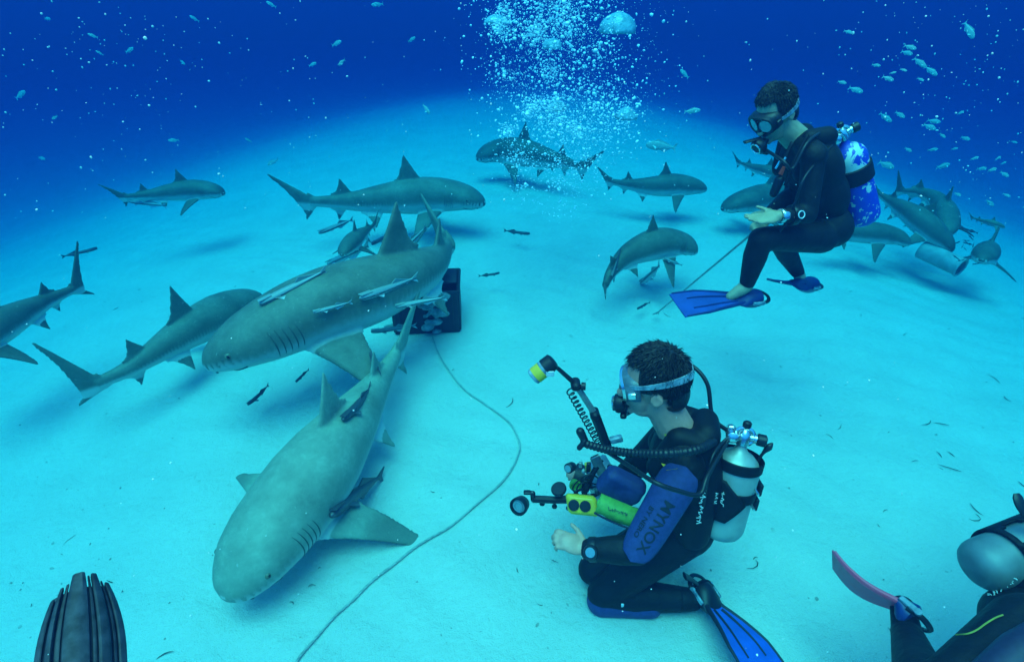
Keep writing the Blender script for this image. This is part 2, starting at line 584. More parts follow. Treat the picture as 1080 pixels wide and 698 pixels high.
    if detail:
        r = .0088 * L
        for sgn in (1, -1):
            e = MB(); c = surf(.085, sgn * 76)
            p, t, u, sd = fr(.085)
            e.ellipsoid(c - sd * sgn * r * .35, t * r, u * r, sd * sgn * r * .7, 14, 10)
            eye = e.build('eye', EYE_IRIS, body_obj)
            pu = MB(); pu.ellipsoid(c + sd * sgn * r * .20, t * r * .42, u * r * .62, sd * sgn * r * .22, 10, 8); pu.build('pupil', DARK_EYE, eye)
            no = MB(); nc = surf(.034, sgn * 128, 1.0); no.ellipsoid(nc, t * r * .5 + sd * sgn * r * .5, u * r * .3, sd * sgn * r * .3, 10, 6); no.build('nostril', GILL, body_obj)
            for g in range(5):
                s0 = .172 + .0150 * g
                gm = MB()
                pts_ = [surf(s0 + .004 * math.sin(math.pi * f), sgn * (60 + 2.5 * g + (56 - 4 * g) * f), 1.003) for f in [k / 6 for k in range(7)]]
                rr = [.0013 * L * (0.25 + math.sin(math.pi * max(.04, min(.96, f)))) for f in [k / 6 for k in range(7)]]
                gm.tube(pts_, rr, 6)
                gm.build('gill_slit', GILL, body_obj)
        mm = MB()
        pts_ = [surf(.055 + .05 * (abs(f) ** 1.8), 180 + f * 62, 1.004) for f in [k / 8 - 1 for k in range(17)]]
        mm.tube(pts_, .0022 * L, 6)
        mm.build('mouth', GILL, body_obj)
    return body_obj

def spx(*a):                   # (px, py, z) triples -> world points
    return [PZ(*p) for p in a]


shark(spx((233, 630, .20), (285, 562, .26), (340, 490, .30), (386, 425, .32), (418, 374, .34)), 'large grey shark gliding low over the sand, nearest the camera, head to lower left', girth=1.24, tail_yaw=-8, pect=(0, -34), dorsal=1.12, ds=.43, caud=1.25, pect_scale=(1.25, .8), skin=SHARK_LIT)
shark(spx((210, 378, .50), (262, 358, .57), (330, 328, .64), (398, 305, .66), (444, 286, .62), (464, 272, .56), (472, 258, .50)), 'big shark with raised dorsal fin swimming left, its back end over the dark crate', girth=1.0, tail_yaw=35, dorsal=1.0, ds=.47, pect_scale=.85)
shark(spx((512, 212, .42), (470, 207, .44), (425, 209, .45), (375, 213, .45), (328, 213, .47)), 'shark in side view swimming right just above the big shark, tail raised', girth=1.1)
shark(spx((274, 311, .20), (235, 330, .28), (190, 355, .32), (140, 387, .30), (102, 405, .27)), 'shark angled up towards the middle, snout reaching the big shark, long thin tail', girth=1.05, tail_yaw=-10, tail_pitch=36, ds=.48, dorsal=1.1, caud=1.1)
shark(spx((-85, 388, .52), (-50, 372, .54), (-5, 347, .54), (45, 320, .54), (78, 305, .54)), 'shark cut off by the left picture edge, its tail fin upright', girth=1.2, tail_pitch=28, caud=1.3, skin=SHARK_SHADED)
shark(spx((236, 203, .5), (212, 201, .5), (185, 203, .5), (160, 206, .5), (133, 208, .5)), 'small distant shark at upper left swimming right over its own shadow', vox=.006, girth=1.15, skin=SHARK_SHADED)
shark(spx((360, 268, .36), (372, 255, .36), (384, 245, .34), (394, 238, .32)), 'dark shark half hidden behind the big dorsal fin, coming nearer', vox=.008, girth=1.0, detail=False, skin=SHARK_SHADED)
shark(spx((502, 166, .36), (528, 160, .4), (556, 163, .42), (588, 170, .42), (612, 176, .42)), 'dim shark swimming left behind the foot of the bubble column', vox=.007, girth=1.15, skin=SHARK_SHADED)
shark(spx((746, 198, .40), (715, 196, .42), (688, 197, .42), (662, 195, .42), (645, 192, .42)), 'dim shark swimming right behind the bubbles, pectoral fin lowered', vox=.007, girth=1.2, skin=SHARK_SHADED)
shark(spx((737, 264, .40), (716, 257, .44), (690, 259, .47), (662, 270, .44), (645, 287, .36), (638, 302, .30)), 'shark turning towards the viewer between bubbles and rod, tail hanging at its left', vox=.006, girth=1.25, tail_yaw=20, pect=(4, 4), pect_scale=1.1, skin=SHARK_SHADED)
shark(spx((842, 188, .45), (818, 183, .46), (798, 178, .47), (780, 172, .48)), 'distant shark whose raised tail shows left of the far diver chest', vox=.008, girth=1.0, detail=False, skin=SHARK_SHADED)
shark(spx((761, 219, .30), (785, 213, .34), (815, 207, .36), (850, 206, .36), (880, 212, .36)), 'shark with rounded snout passing behind the far diver hands', vox=.007, girth=1.1, skin=SHARK_SHADED)
shark(spx((1000, 246, .30), (997, 226, .36), (986, 210, .42), (968, 203, .44), (950, 202, .46)), 'distant shark diving with its head straight down, upper right', vox=.008, girth=1.0, tail_pitch=20, skin=SHARK_SHADED)
shark(spx((1007, 264, .18), (985, 246, .30), (960, 226, .42), (938, 212, .46), (925, 204, .5)), 'dark shark slanting down to the right just beside the blue tank', vox=.007, girth=1.25, skin=SHARK_SHADED)
shark(spx((962, 256, .25), (940, 249, .28), (910, 246, .30), (880, 247, .30), (856, 250, .3)), 'shark low over the sand behind the blue tank, pectoral fin spread', vox=.007, girth=1.1, skin=SHARK_SHADED)
shark([PD(1036, 273, 4.9), PD(1040, 267, 5.2), PD(1043, 262, 5.5), PD(1046, 257, 5.7)], 'small dark shark facing the viewer beside the bait tube at the right edge', vox=.010, girth=.95, detail=False, skin=SHARK_SHADED)
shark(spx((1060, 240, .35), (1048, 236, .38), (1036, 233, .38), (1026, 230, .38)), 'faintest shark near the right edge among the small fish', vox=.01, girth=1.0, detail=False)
# ================================================================ remoras, fish, crate, rope, tube, debris, bubbles
bpy.context.view_layer.update()
DG = bpy.context.evaluated_depsgraph_get()

def hit(px, py, off=0.02, fallback=3.5):
    """point on whatever surface stands at that pixel, lifted off towards the camera"""
    d = ray(px, py); dn = d.normalized()
    ok, loc, nor, idx, ob, mx = scene.ray_cast(DG, Vector((0, 0, H)), dn)
    if ok and ob.name != 'haze':
        return loc - dn * off
    return PD(px, py, fallback)

def fish_mesh(name, deep, wide, tail, dorsal, bend=0.0, slender=False):
    """unit fish: nose at x=0, tail at x=-1, z up"""
    mb = MB()
    xs = [0, .02, .06, .14, .25, .38, .52, .66, .8, .9]
    hs = [.05, .32, .55, .8, .97, 1, .88, .62, .34, .2]
    if slender: hs = [.1, .5, .75, .92, 1, .97, .85, .66, .42, .26]
    def y(x): return bend * (x ** 2)
    rings = []
    for x, h in zip(xs, hs):
        rings.append([Vector((-x, y(x) + math.sin(a) * wide * h, math.cos(a) * deep * h)) for a in [2 * math.pi * k / 10 for k in range(10)]])
    mb.loft(rings)
    def plate(poly, t=.008, lift=(0, 0, 0), tilt=None):
        a = [Vector((-x, y(x) + t, z)) for x, z in poly]; b = [Vector((-x, y(x) - t, z)) for x, z in poly]
        if tilt: a = [tilt @ p + Vector(lift) for p in a]; b = [tilt @ p + Vector(lift) for p in b]
        n = len(poly)
        mb.add(a + b, [tuple(range(n)), tuple(range(2 * n - 1, n - 1, -1))] + [(i, i + n, (i + 1) % n + n, (i + 1) % n) for i in range(n)])
    plate([(.87, deep * .18), (1.0, tail), (.95, 0.0), (1.0, -tail), (.87, -deep * .18)], .006)
    if slender:
        plate([(.52, deep * .8), (.60, deep * 1.9), (.72, deep * 1.1), (.86, deep * .3)], .006)
        plate([(.52, -deep * .8), (.60, -deep * 1.8), (.72, -deep * 1.0), (.86, -deep * .3)], .006)
        mb.box((-.10, y(.1), deep * .86), (.09, 0, 0), (0, wide * .62, 0), (0, 0, deep * .12))
    else:
        plate([(.25, deep * .9), (.38, deep * (1 + dorsal)), (.62, deep * .95), (.84, deep * .34)], .006)
        plate([(.5, -deep * .8), (.6, -deep * (1 + dorsal * .7)), (.84, -deep * .3)], .006)
    for s in (1, -1):
        R = Matrix.Rotation(s * math.radians(62), 3, 'X')
        plate([(.20, 0.0), (.30, -deep * .9 - .035), (.34, -deep * .5 - .02), (.26, 0)], .005, (0, s * wide * .75, 0), R)
    me = mb.mesh(name); smooth_mesh(me, True, .9)
    return me

def fish_material(name, top, side, belly, deep, stripe=None):
    m, nt, b = new_mat(name)
    tc = nt.nodes.new('ShaderNodeTexCoord')
    sx = nt.nodes.new('ShaderNodeSeparateXYZ'); nt.links.new(tc.outputs['Object'], sx.inputs[0])
    mr = nt.nodes.new('ShaderNodeMapRange'); mr.inputs[1].default_value = -deep; mr.inputs[2].default_value = deep
    nt.links.new(sx.outputs['Z'], mr.inputs[0])
    cr = nt.nodes.new('ShaderNodeValToRGB')
    e = cr.color_ramp.elements
    e[0].position = .2; e[0].color = (*belly, 1); e[1].position = .85; e[1].color = (*top, 1)
    k = e.new(.5); k.color = (*side, 1)
    if stripe:
        e.new(.44).color = (*belly, 1); e.new(.47).color = (*stripe, 1); e.new(.57).color = (*stripe, 1); e.new(.60).color = (*side, 1)
        k.color = (*stripe, 1)
    nt.links.new(mr.outputs[0], cr.inputs[0])
    f, raw = noise_fac(nt, 14, 3)
    nt.links.new(mix_rgb(nt, f, cr.outputs[0], tuple(.85 * c for c in side)) if not stripe else cr.outputs[0], b.inputs['Base Color'])
    b.inputs['Roughness'].default_value = .4
    return m

M_REM = fish_material('remora_skin', (.26, .30, .28), (.38, .42, .40), (.62, .64, .62), .055, stripe=(.025, .025, .03))
M_REMD = fish_material('dark_remora_skin', (.05, .06, .07), (.06, .07, .08), (.12, .14, .15), .055)
M_JACK = fish_material('silver_fish_skin', (.30, .34, .30), (.62, .66, .58), (.7, .72, .66), .14)
ME_REM = [fish_mesh('remora', .052, .058, .075, .5, b, True) for b in (0, .10, -.12)]
ME_JACK = [fish_mesh('small_fish', .15, .07, .17, .35, b) for b in (0, .1, -.1)]

def place_fish(me, mat, name, head, tail, label, cat, group, up=(0, 0, 1)):
    o = bpy.data.objects.new(name, me if len(me.materials) and me.materials[0] == mat else None)
    if o.data is None:
        pass
    x = (Vector(head) - Vector(tail)); L = x.length
    a, u, s = frame_to(x, up)
    R = Matrix((a, -s, u)).transposed()
    o.matrix_world = Matrix.Translation(head) @ R.to_4x4() @ Matrix.Diagonal((L, L, L, 1))
    C.objects.link(o)
    tag(o, label, cat, group)
    return o

ME_BY = {}
def mesh_for(me, mat):
    k = (me.name, mat.name)
    if k not in ME_BY:
        m2 = me.copy(); m2.materials.append(mat); ME_BY[k] = m2
    return ME_BY[k]

REM = [  # head px, tail px, mode (offset from surface / height), dark, bend, label
    ((379, 315), (441, 292), 'h', 0, 0, 'pale remora riding the middle of the big shark flank'),
    ((417, 324), (471, 311), 'h', 0, 1, 'pale remora beside the big shark belly in front of the crate'),
    ((391, 350), (440, 343), .25, 0, 0, 'pale remora at the near left corner of the crate'),
    ((273, 321), (346, 284), 'h', 0, 0, 'long striped remora lying along the big shark back'),
    ((346, 279), (383, 261), 'h', 0, 2, 'striped remora just left of the big raised dorsal fin'),
    ((336, 246), (373, 231), .45, 0, 0, 'slim remora under the side-on shark pelvic fins'),
    ((417, 272), (449, 237), .35, 0, 1, 'remora slanting between the big shark and the side-on shark'),
    ((527, 288), (505, 292), .2, 1, 1, 'thin dark remora alone right of the crate'),
    ((559, 247), (531, 243), .2, 1, 0, 'thin dark remora alone below the bubble column'),
    ((349, 544), (394, 499), 'h', 1, 1, 'dark remora on the nearest shark flank behind its fin'),
    ((361, 443), (399, 408), 'h', 1, 2, 'dark remora on the nearest shark back near the tail'),
    ((390, 372), (402, 395), 'h', 1, 0, 'small dark remora on the nearest shark tail root'),
    ((261, 427), (287, 406), .10, 1, 2, 'tiny dark remora over the sand, left one of two'),
    ((312, 403), (324, 389), .10, 1, 1, 'tiny dark remora over the sand, right one of two'),
    ((103, 262), (64, 271), .4, 1, 0, 'grey remora swimming above the left edge shark tail'),
    ((676, 299), (702, 278), 'h', 0, 1, 'remora hanging from the curving shark mouth, left of two'),
    ((700, 272), (720, 281), 'h', 0, 2, 'remora hanging from the curving shark mouth, right of two'),
    ((645, 292), (655, 262), 'h', 1, 0, 'dark remora along the curving shark tail'),
    ((672, 326), (684, 318), .1, 1, 1, 'tiny remora on the sand near the rod tip'),
    ((135, 212), (176, 217), .42, 0, 0, 'pale remora under the small distant shark'),
    ((1013, 240), (1032, 246), .3, 1, 0, 'thin remora just above the bait tube'),
    ((405, 346), (436, 335), 'h', 0, 1, 'pale remora under the big shark tail, left of the crate'),
    ((452, 330), (476, 318), 'h', 0, 2, 'small pale remora across the crate front above the bait'),
    ((330, 330), (372, 318), 'h', 0, 0, 'striped remora on the big shark side behind the gills'),
    ((392, 258), (414, 244), .42, 1, 1, 'thin dark remora just right of the big dorsal fin tip'),
]
for (h, t, mode, dk, b, lab) in REM:
    if lab is None: continue
    if mode == 'h':
        hp, tp = hit(*h, .03), hit(*t, .03)
        if abs(hp.y - tp.y) > .6:
            tp = PD(t[0], t[1], (hp - Vector((0, 0, H))).dot(Vector((0, CP, -SP))))
    else:
        hp, tp = PZ(h[0], h[1], mode), PZ(t[0], t[1], mode)
        if (hp - tp).length > .55: tp = PD(t[0], t[1], (hp - Vector((0, 0, H))).dot(Vector((0, CP, -SP))))
    mat = M_REMD if dk else M_REM
    place_fish(mesh_for(ME_REM[b], mat), mat, 'remora', hp, tp, lab, 'remora', 'remoras around the sharks')
for k in range(17):                      # the swarm at the tube mouth
    px, py = 1010 + random.uniform(0, 34), 252 + random.uniform(0, 32)
    a = random.uniform(0, 6.28); l = random.uniform(7, 13)
    hp = PZ(px, py, random.uniform(.12, .4))
    dd = (hp - Vector((0, 0, H))).dot(Vector((0, CP, -SP)))
    tp = PD(px + l * math.cos(a), py + l * .6 * math.sin(a), dd)
    place_fish(mesh_for(ME_REM[k % 3], M_REMD), M_REMD, 'remora', hp, tp, 'dark little fish in the swarm at the bait tube mouth', 'fish', 'swarm at the bait tube')

# silvery fish in the open water
FISH = [(960, 50, 16, 5), (957, 56, 14, 4), (970, 66, 16, 12), (982, 75, 16, 12), (903, 95, 18, 6), (888, 87, 12, 3), (934, 124, 16, 12), (937, 83, 14, 5),
        (949, 121, 13, 8), (985, 128, 18, 3), (981, 134, 15, 6), (1018, 146, 13, 4), (1022, 32, 12, 22), (895, 34, 12, 3), (924, 69, 12, 2), (953, 74, 9, 3),
        (984, 158, 14, -2), (994, 175, 20, -4), (935, 174, 20, 8), (1036, 178, 12, -1), (1046, 179, 13, -2), (1028, 167, 11, -3), (1060, 184, 10, 6), (1052, 167, 9, -4),
        (958, 158, 9, 5), (1007, 157, 9, -2), (1013, 119, 10, -3), (971, 84, 9, 4), (942, 77, 9, -2), (1058, 172, 9, -3), (1044, 214, 10, 8), (1062, 206, 9, 4),
        (730, 117, 22, -2), (1010, 205, 9, 4), (1070, 150, 8, 2), (994, 143, 8, 6)]
for i, (px, py, l, dy) in enumerate(FISH):
    d = random.uniform(3.6, 5.2) if py < 110 else random.uniform(4.6, 6.2)
    l *= .8; dy *= .8
    L = l / FPX * d
    dx = random.uniform(-.3, .3) * L
    hp, tp = PD(px + l / 2, py + dy / 2, d), PD(px - l / 2, py - dy / 2, d + dx)
    lab, grp = 'small silvery fish in the loose school at upper right', 'school of small fish'
    if (px, py) == (730, 117): lab, grp = 'pale silvery fish alone in open water between bubbles and far diver head', 'lone silvery fish'
    place_fish(mesh_for(ME_JACK[i % 3], M_JACK), M_JACK, 'small_fish', hp, tp, lab, 'fish', grp)
for (px, py, l, dy, lab) in [(697, 154, 32, 3, 'slim fish with forked tail just right of the bubble column'),
                             (288, 171, 12, -6, 'tiny pale fish above the side-on shark tail'),
                             (722, 78, 9, 9, 'tiny fish high up right of the bubble column')]:
    d = 6.0 if l > 20 else 6.5
    place_fish(mesh_for(ME_JACK[1], M_JACK), M_JACK, 'small_fish', PD(px - l / 2, py - dy / 2, d), PD(px + l / 2, py + dy / 2, d), lab, 'fish', 'lone silvery fish')
LF = [(50, 20), (98, 38), (137, 53), (105, 56), (192, 66), (205, 20), (355, 46), (360, 66), (330, 68), (398, 5), (449, 115), (58, 124), (44, 167), (183, 148), (22, 100), (286, 5), (434, 42), (262, 148)]
for i, (px, py) in enumerate(LF):
    l = random.uniform(6, 13); a = random.uniform(-.9, .9) + (math.pi if i % 2 else 0); d = random.uniform(4.5, 7.5)
    place_fish(mesh_for(ME_JACK[i % 3], M_JACK), M_JACK, 'small_fish', PD(px + l / 2 * math.cos(a), py + l / 2 * math.sin(a), d), PD(px - l / 2 * math.cos(a), py - l / 2 * math.sin(a), d + .05),
               'tiny faint fish scattered in the deep blue at upper left', 'fish', 'tiny fish at upper left')

# ---- bait crate
M_CRATE = simple('crate_plastic', (.040, .024, .028), .55, .5, 14, .2)
M_BAIT = simple('bait_flesh', (.42, .40, .36), .6, .5, 25, .6, .01)
M_ROPE = simple('rope_fibre', (.50, .51, .45), .9, .35, 60, .6, .004)

def make_crate():
    c0 = PZ(458, 350, .0)
    root = thing('bait_crate', 'dark plastic bait crate standing on the sand behind the big shark', 'crate', c0)
    ex = Vector((.25, .02, 0)); ey = Vector((-.015, .19, 0)); up = Vector((0, 0, 1))
    c = c0 + Vector((-.06, .16, 0)) ; h = .34
    def panel(cc, a, b, n):
        m = MB(); m.box(cc, a, b, n, .006); m.build('panel', M_CRATE, root)
    panel(c + up * .015, ex, ey, up * .012)
    panel(c - ey + up * (h / 2 + .02), ex * .985, ey.normalized() * .011, up * (h / 2))
    panel(c + ey + up * (h / 2 + .02), ex * .985, ey.normalized() * .011, up * (h / 2))
    panel(c - ex + up * (h / 2 + .018), ex.normalized() * .011, ey * .985, up * (h / 2))
    panel(c + ex + up * (h / 2 + .018), ex.normalized() * .011, ey * .985, up * (h / 2))
    m = MB(); m.tube([c + ex * 1.03 + ey * 1.03 + up * (h + .02), c - ex * 1.03 + ey * 1.03 + up * (h + .02), c - ex * 1.03 - ey * 1.03 + up * (h + .02), c + ex * 1.03 - ey * 1.03 + up * (h + .02), c + ex * 1.03 + ey * 1.03 + up * (h + .02)], .014, 8)
    m.build('rim', M_CRATE, root)
    for k in range(5):                    # moulded ribs of the near and right faces
        m = MB(); p = c - ey * 1.07 + ex * (-.8 + .4 * k) + up * (h / 2 + .02)
        m.box(p, ex.normalized() * .008, ey.normalized() * .008, up * (h / 2 - .02), .003); m.build('rib', M_CRATE, root)
    lid = MB(); lid.box(c + up * (h + .03) + ey * .3, ex * .96, ey * .62, up * .01, .005); lid.build('lid', M_CRATE, root)
    b = MB()
    for k in range(22):
        q = c + ex * random.uniform(-.1, .62) + ey * random.uniform(-1.22, -1.02) + up * (h * random.uniform(.08, 1.12))
        r = random.uniform(.018, .040)
        b.ellipsoid(q, (r * 1.5, r * .3, 0), (0, r * .8, r * .2), (0, r * .2, r * .7), 10, 7)
    o = b.remesh('bait', .011, M_BAIT, smooth=2, base=c + up * h)
    tag(o, 'ragged pale bait spilling over the front of the dark crate', 'bait')
    return c, ex, ey, h
CR = make_crate()

# ---- rope
def make_rope():
    px = [(456, 356), (462, 372), (474, 392), (490, 410), (512, 424), (533, 440), (547, 462), (546, 482), (534, 502), (508, 528), (482, 548), (455, 566), (430, 582), (400, 606), (370, 634), (340, 665), (315, 697), (295, 725)]
    pts = []
    for p in px:
        w = PZ(p[0], p[1], .012); w.z = float(sand_height(w.x, w.y)) + .008; pts.append(w)
    pts = spline(pts, 420)
    m = MB(); R = .0052
    for strand in range(3):
        q = []
        for i, p in enumerate(pts):
            t = (pts[min(i + 1, 419)] - pts[max(i - 1, 0)]).normalized()
            a, u, s = frame_to(t)
            w = i * .55 + strand * 2.094
            pp = Vector(p); pp.z = float(sand_height(p.x, p.y)) + .010
            q.append(pp + (u * math.cos(w) + s * math.sin(w)) * R * .55)
        m.tube(q, R * .62, 5)
    o = m.build_at('rope', M_ROPE, pts[0])
    tag(o, 'long pale rope curving over the sand from the crate to the lower edge', 'rope')
make_rope()

# ---- bait tube at the right
M_PIPE = simple('grey_pipe', (.42, .44, .42), .6, .3, 10, .2)
M_HOLE = simple('pipe_inside_shade', (.04, .045, .05), .9, bump=0)
def make_pipe():
    a, b = PZ(972, 263, .14), PZ(1013, 282, .10)
    root = thing('bait_tube', 'pale open-ended bait tube lying among the sharks at right', 'tube', (a.x, a.y, 0))
    L = (b - a).length; r = .085
    m = MB(); m.lathe(a, b - a, [(0, r), (L * .03, r * 1.02), (L, r), (L, r * .86), (L * .2, r * .86)], 24, cap=False); m.build('pipe_wall', M_PIPE, root)
    m = MB(); m.torus(b, b - a, r * .96, .012, 24, 8); m.build('end_ring', M_PIPE, root)
    m = MB(); m.lathe(a + (b - a) * .25, b - a, [(0, r * .84), (.004, r * .84)], 24); m.build('hollow_shade', M_HOLE, root)  # dark disc painted in for the shade of the hollow tube
make_pipe()

# ---- bits of weed on the sand
def make_debris():
    m = MB()
    spots = [(1015, 495), (1023, 530), (1035, 546), (995, 495), (1030, 590), (1010, 480), (983, 440), (1003, 445), (988, 475), (872, 455), (876, 449), (958, 348), (1060, 395), (1066, 408), (1078, 500), (118, 305), (60, 575), (120, 610), (163, 695), (797, 590), (540, 420), (700, 330), (648, 322)]
    for k in range(95):
        spots.append((random.uniform(-50, 1130), random.uniform(260, 760)))
    for i, (px, py) in enumerate(spots):
        p = PZ(px, py, 0); n = 5
        big = i < 23
        l = random.uniform(.05, .12) if big else random.uniform(.008, .045)
        a = random.uniform(0, 6.28); k = random.uniform(-1.5, 1.5)
        pts = []
        for j in range(n):
            f = j / (n - 1)
            x = p.x + l * f * math.cos(a + k * f); y = p.y + l * f * math.sin(a + k * f)
            pts.append(Vector((x, y, float(sand_height(x, y)) + .003 + .006 * math.sin(3 * f + i))))
        m.tube(pts, [.0008, .0022, .0026, .002, .0006] if big else [.0006, .0016, .002, .0014, .0005], 4)
    o = m.build_at('weed_debris', simple('dead_weed', (.07, .08, .05), .8, .4, 20, 0), (0, 3, 0))
    tag(o, 'scattered dark strands of dead weed on the sand', None, None, 'stuff')
make_debris()

def make_shell_bits():
    r4 = np.random.default_rng(21); V, F = [], []; off = 0
    base = np.array([tuple(v) for v in ICO0[0]]); fb = np.array(ICO0[1])
    for k in range(750):
        p = PZ(r4.uniform(-80, 1160), 250 + 520 * r4.random() ** .8, 0)
        r = .0027 * math.exp(r4.normal(0, .5)); r = min(r, .014)
        a = r4.uniform(0, 6.28); ca, sa = math.cos(a), math.sin(a)
        v = base * np.array([r * r4.uniform(.8, 2.0), r, r * r4.uniform(.25, .6)])
        v = v @ np.array([[ca, sa, 0], [-sa, ca, 0], [0, 0, 1]]) + np.array([p.x, p.y, float(sand_height(p.x, p.y)) + r * .1])
        V.append(v); F.append(fb + off); off += len(base)
    me = bpy.data.meshes.new('shell_bits')
    me.from_pydata((np.concatenate(V) - np.array((0, 3, 0))).tolist(), [], np.concatenate(F).tolist())
    o = link_mesh('shell_bits', me, simple('shell_fragments', (.62, .58, .50), .7, .6, 9, 0, col2=(.22, .20, .16))); o.location = (0, 3, 0)
    tag(o, 'tiny shell and coral fragments strewn over the sand', None, None, 'stuff')

# ---- bubbles
def bubble_material():
    m, nt, b = new_mat('air_bubble')
    b.inputs['Base Color'].default_value = (.95, .95, .95, 1)
    b.inputs['Metallic'].default_value = .0
    b.inputs['Roughness'].default_value = .2
    f, raw = noise_fac(nt, 40, 2)
    add_bump(nt, b, raw, .2, .01)
    return m
M_BUB = bubble_material()

M_CAP = simple('big_bubble_skin', (.42, .62, .66), .12, .45, 14, .5, .03, col2=(.16, .34, .40))

def ico(sub):
    bm = bmesh.new(); bmesh.ops.create_icosphere(bm, subdivisions=sub, radius=1.0)
    v = [Vector(x.co) for x in bm.verts]; f = [tuple(q.index for q in p.verts) for p in bm.faces]; bm.free()
    return v, f
ICO0, ICO1, ICO2 = ico(1), ico(1), ico(2)
make_shell_bits()

def make_bubbles():
    V, F = [], []; off = 0
    b2, f2_ = np.array([tuple(v) for v in ICO2[0]]), np.array(ICO2[1]); b1, f1_ = np.array([tuple(v) for v in ICO1[0]]), np.array(ICO1[1])
    r2 = np.random.default_rng(11)
    clumps = []
    for k in range(60):
        py = r2.uniform(-60, 225)
        half = np.interp(py, [-60, 0, 60, 110, 160, 200, 225], [90, 74, 88, 84, 66, 50, 30])
        clumps.append((590 + r2.normal(0, .42) * half + (py < 30) * -8, py, r2.uniform(5, 26)))
    n = 0
    while n < 24000:
        if r2.random() < .72:
            cx, cy, s = clumps[r2.integers(len(clumps))]
            px, py = r2.normal(cx, s), r2.normal(cy, s)
        else:
            py = r2.uniform(-60, 240)
            half = np.interp(py, [-60, 0, 60, 110, 160, 200, 240], [95, 80, 92, 88, 70, 52, 30])
            px = 598 + r2.normal(0, .50) * half
        if py > 245: continue
        keep = np.interp(py, [-60, 60, 130, 180, 245], [1, 1, .95, .55, .15])
        if r2.random() > keep: continue
        d = 4.3 + r2.normal(0, .3)
        r = min(.0022 * math.exp(r2.normal(0, .72)), .013)
        if py > 150: r *= .8
        p = PD(px, py, d)
        if p.z > 3.3: continue
        sq = r2.uniform(.5, .9)
        R = np.array(Quaternion((r2.normal(), r2.normal(), r2.normal() * 2, 4)).normalized().to_matrix())
        base, fb = (b2, f2_) if r > .0045 else (b1, f1_)
        V.append((base * np.array([r * r2.uniform(.9, 1.3), r, r * sq])) @ R.T + np.array(p))
        F.append(fb + off); off += len(base); n += 1
    V, F = np.concatenate(V) - np.array((0, 4.5, 0)), np.concatenate(F)
    me = bpy.data.meshes.new('bubbles')
    me.from_pydata(V.tolist(), [], F.tolist())
    me.polygons.foreach_set('use_smooth', [True] * len(me.polygons))
    o = link_mesh('bubbles', me, M_BUB); o.location = (0, 4.5, 0)
    tag(o, 'dense rising column of exhaled air bubbles', None, None, 'stuff')
    # big cap bubbles
    caps = [(653, 24, 19, 10, 'largest dome-shaped bubble at the right top of the bubble column'),
            (523, 20, 13, 4, 'flat dome bubble at the upper left of the bubble column'),
            (661, 119, 11, 6, 'small dome bubble at the right side of the bubble column'),
            (587, 111, 9, 5, 'small dome bubble low in the middle of the bubble column'),
            (583, 46, 11, 5, 'bright dome bubble in the middle of the bubble column')]
    for (px, py, w, h, lab) in caps:
        d = 4.7; c = PD(px, py, d); rw, rh = w / FPX * d, h / FPX * d
        m = MB(); rings = []
        for i in range(9):
            f = i / 8.0; q = f * math.pi / 2
            wob = 1 + .07 * math.sin(6 * f + px)
            rings.append([c + Vector((math.cos(a) * rw * math.cos(q) * wob * (1 + .07 * math.sin(3 * a + px) + .04 * math.sin(7 * a)), math.sin(a) * rw * .9 * math.cos(q), rh * (2 * math.sin(q) - 1))) for a in [2 * math.pi * k / 24 for k in range(24)]])
        under = [[c + Vector((math.cos(a) * rw * g, math.sin(a) * rw * .9 * g, -rh * (1 - (1 - g) * .7))) for a in [2 * math.pi * k / 24 for k in range(24)]] for g in (.2, .6, .9)]
        m.loft(under + rings)
        o = m.build_at('bubble', M_CAP, c, angle=None)
        tag(o, lab, 'bubble', 'big dome bubbles in the column')
make_bubbles()

def make_specks():
    base = np.array([tuple(v) for v in ICO1[0]]); fb = np.array(ICO1[1])
    r3 = np.random.default_rng(5); V, F = [], []; off = 0
    for k in range(1050):
        mode = r3.random()
        if mode < .55: px, py = r3.uniform(-40, 1120), r3.uniform(-60, 230) ** 1.0
        elif mode < .75: px, py = r3.normal(1010, 60), r3.normal(70, 60)
        elif mode < .85: px, py = r3.normal(130, 60), r3.normal(60, 40)
        else: px, py = r3.uniform(-40, 1120), r3.uniform(100, 700)
        d = r3.uniform(1.3, 6.0) if py < 300 else r3.uniform(.9, 1.8)
        r = (.55 * math.exp(r3.normal(0, .42))) / FPX * d
        r = min(r, .007)
        p = PD(px, py, d)
        if p.z > 3.4 or p.z < .05: continue
        V.append(base * np.array([r, r * r3.uniform(.6, 1.6), r * r3.uniform(.6, 1.4)]) + np.array(p)); F.append(fb + off); off += len(base)
    me = bpy.data.meshes.new('floating_specks')
    me.from_pydata((np.concatenate(V) - np.array((0, 3, 0))).tolist(), [], np.concatenate(F).tolist())
    o = link_mesh('floating_specks', me, simple('plankton', (.75, .78, .72), .7, .2, 10, 0)); o.location = (0, 3, 0)
    tag(o, 'fine pale particles drifting in the water', None, None, 'stuff')
make_specks()
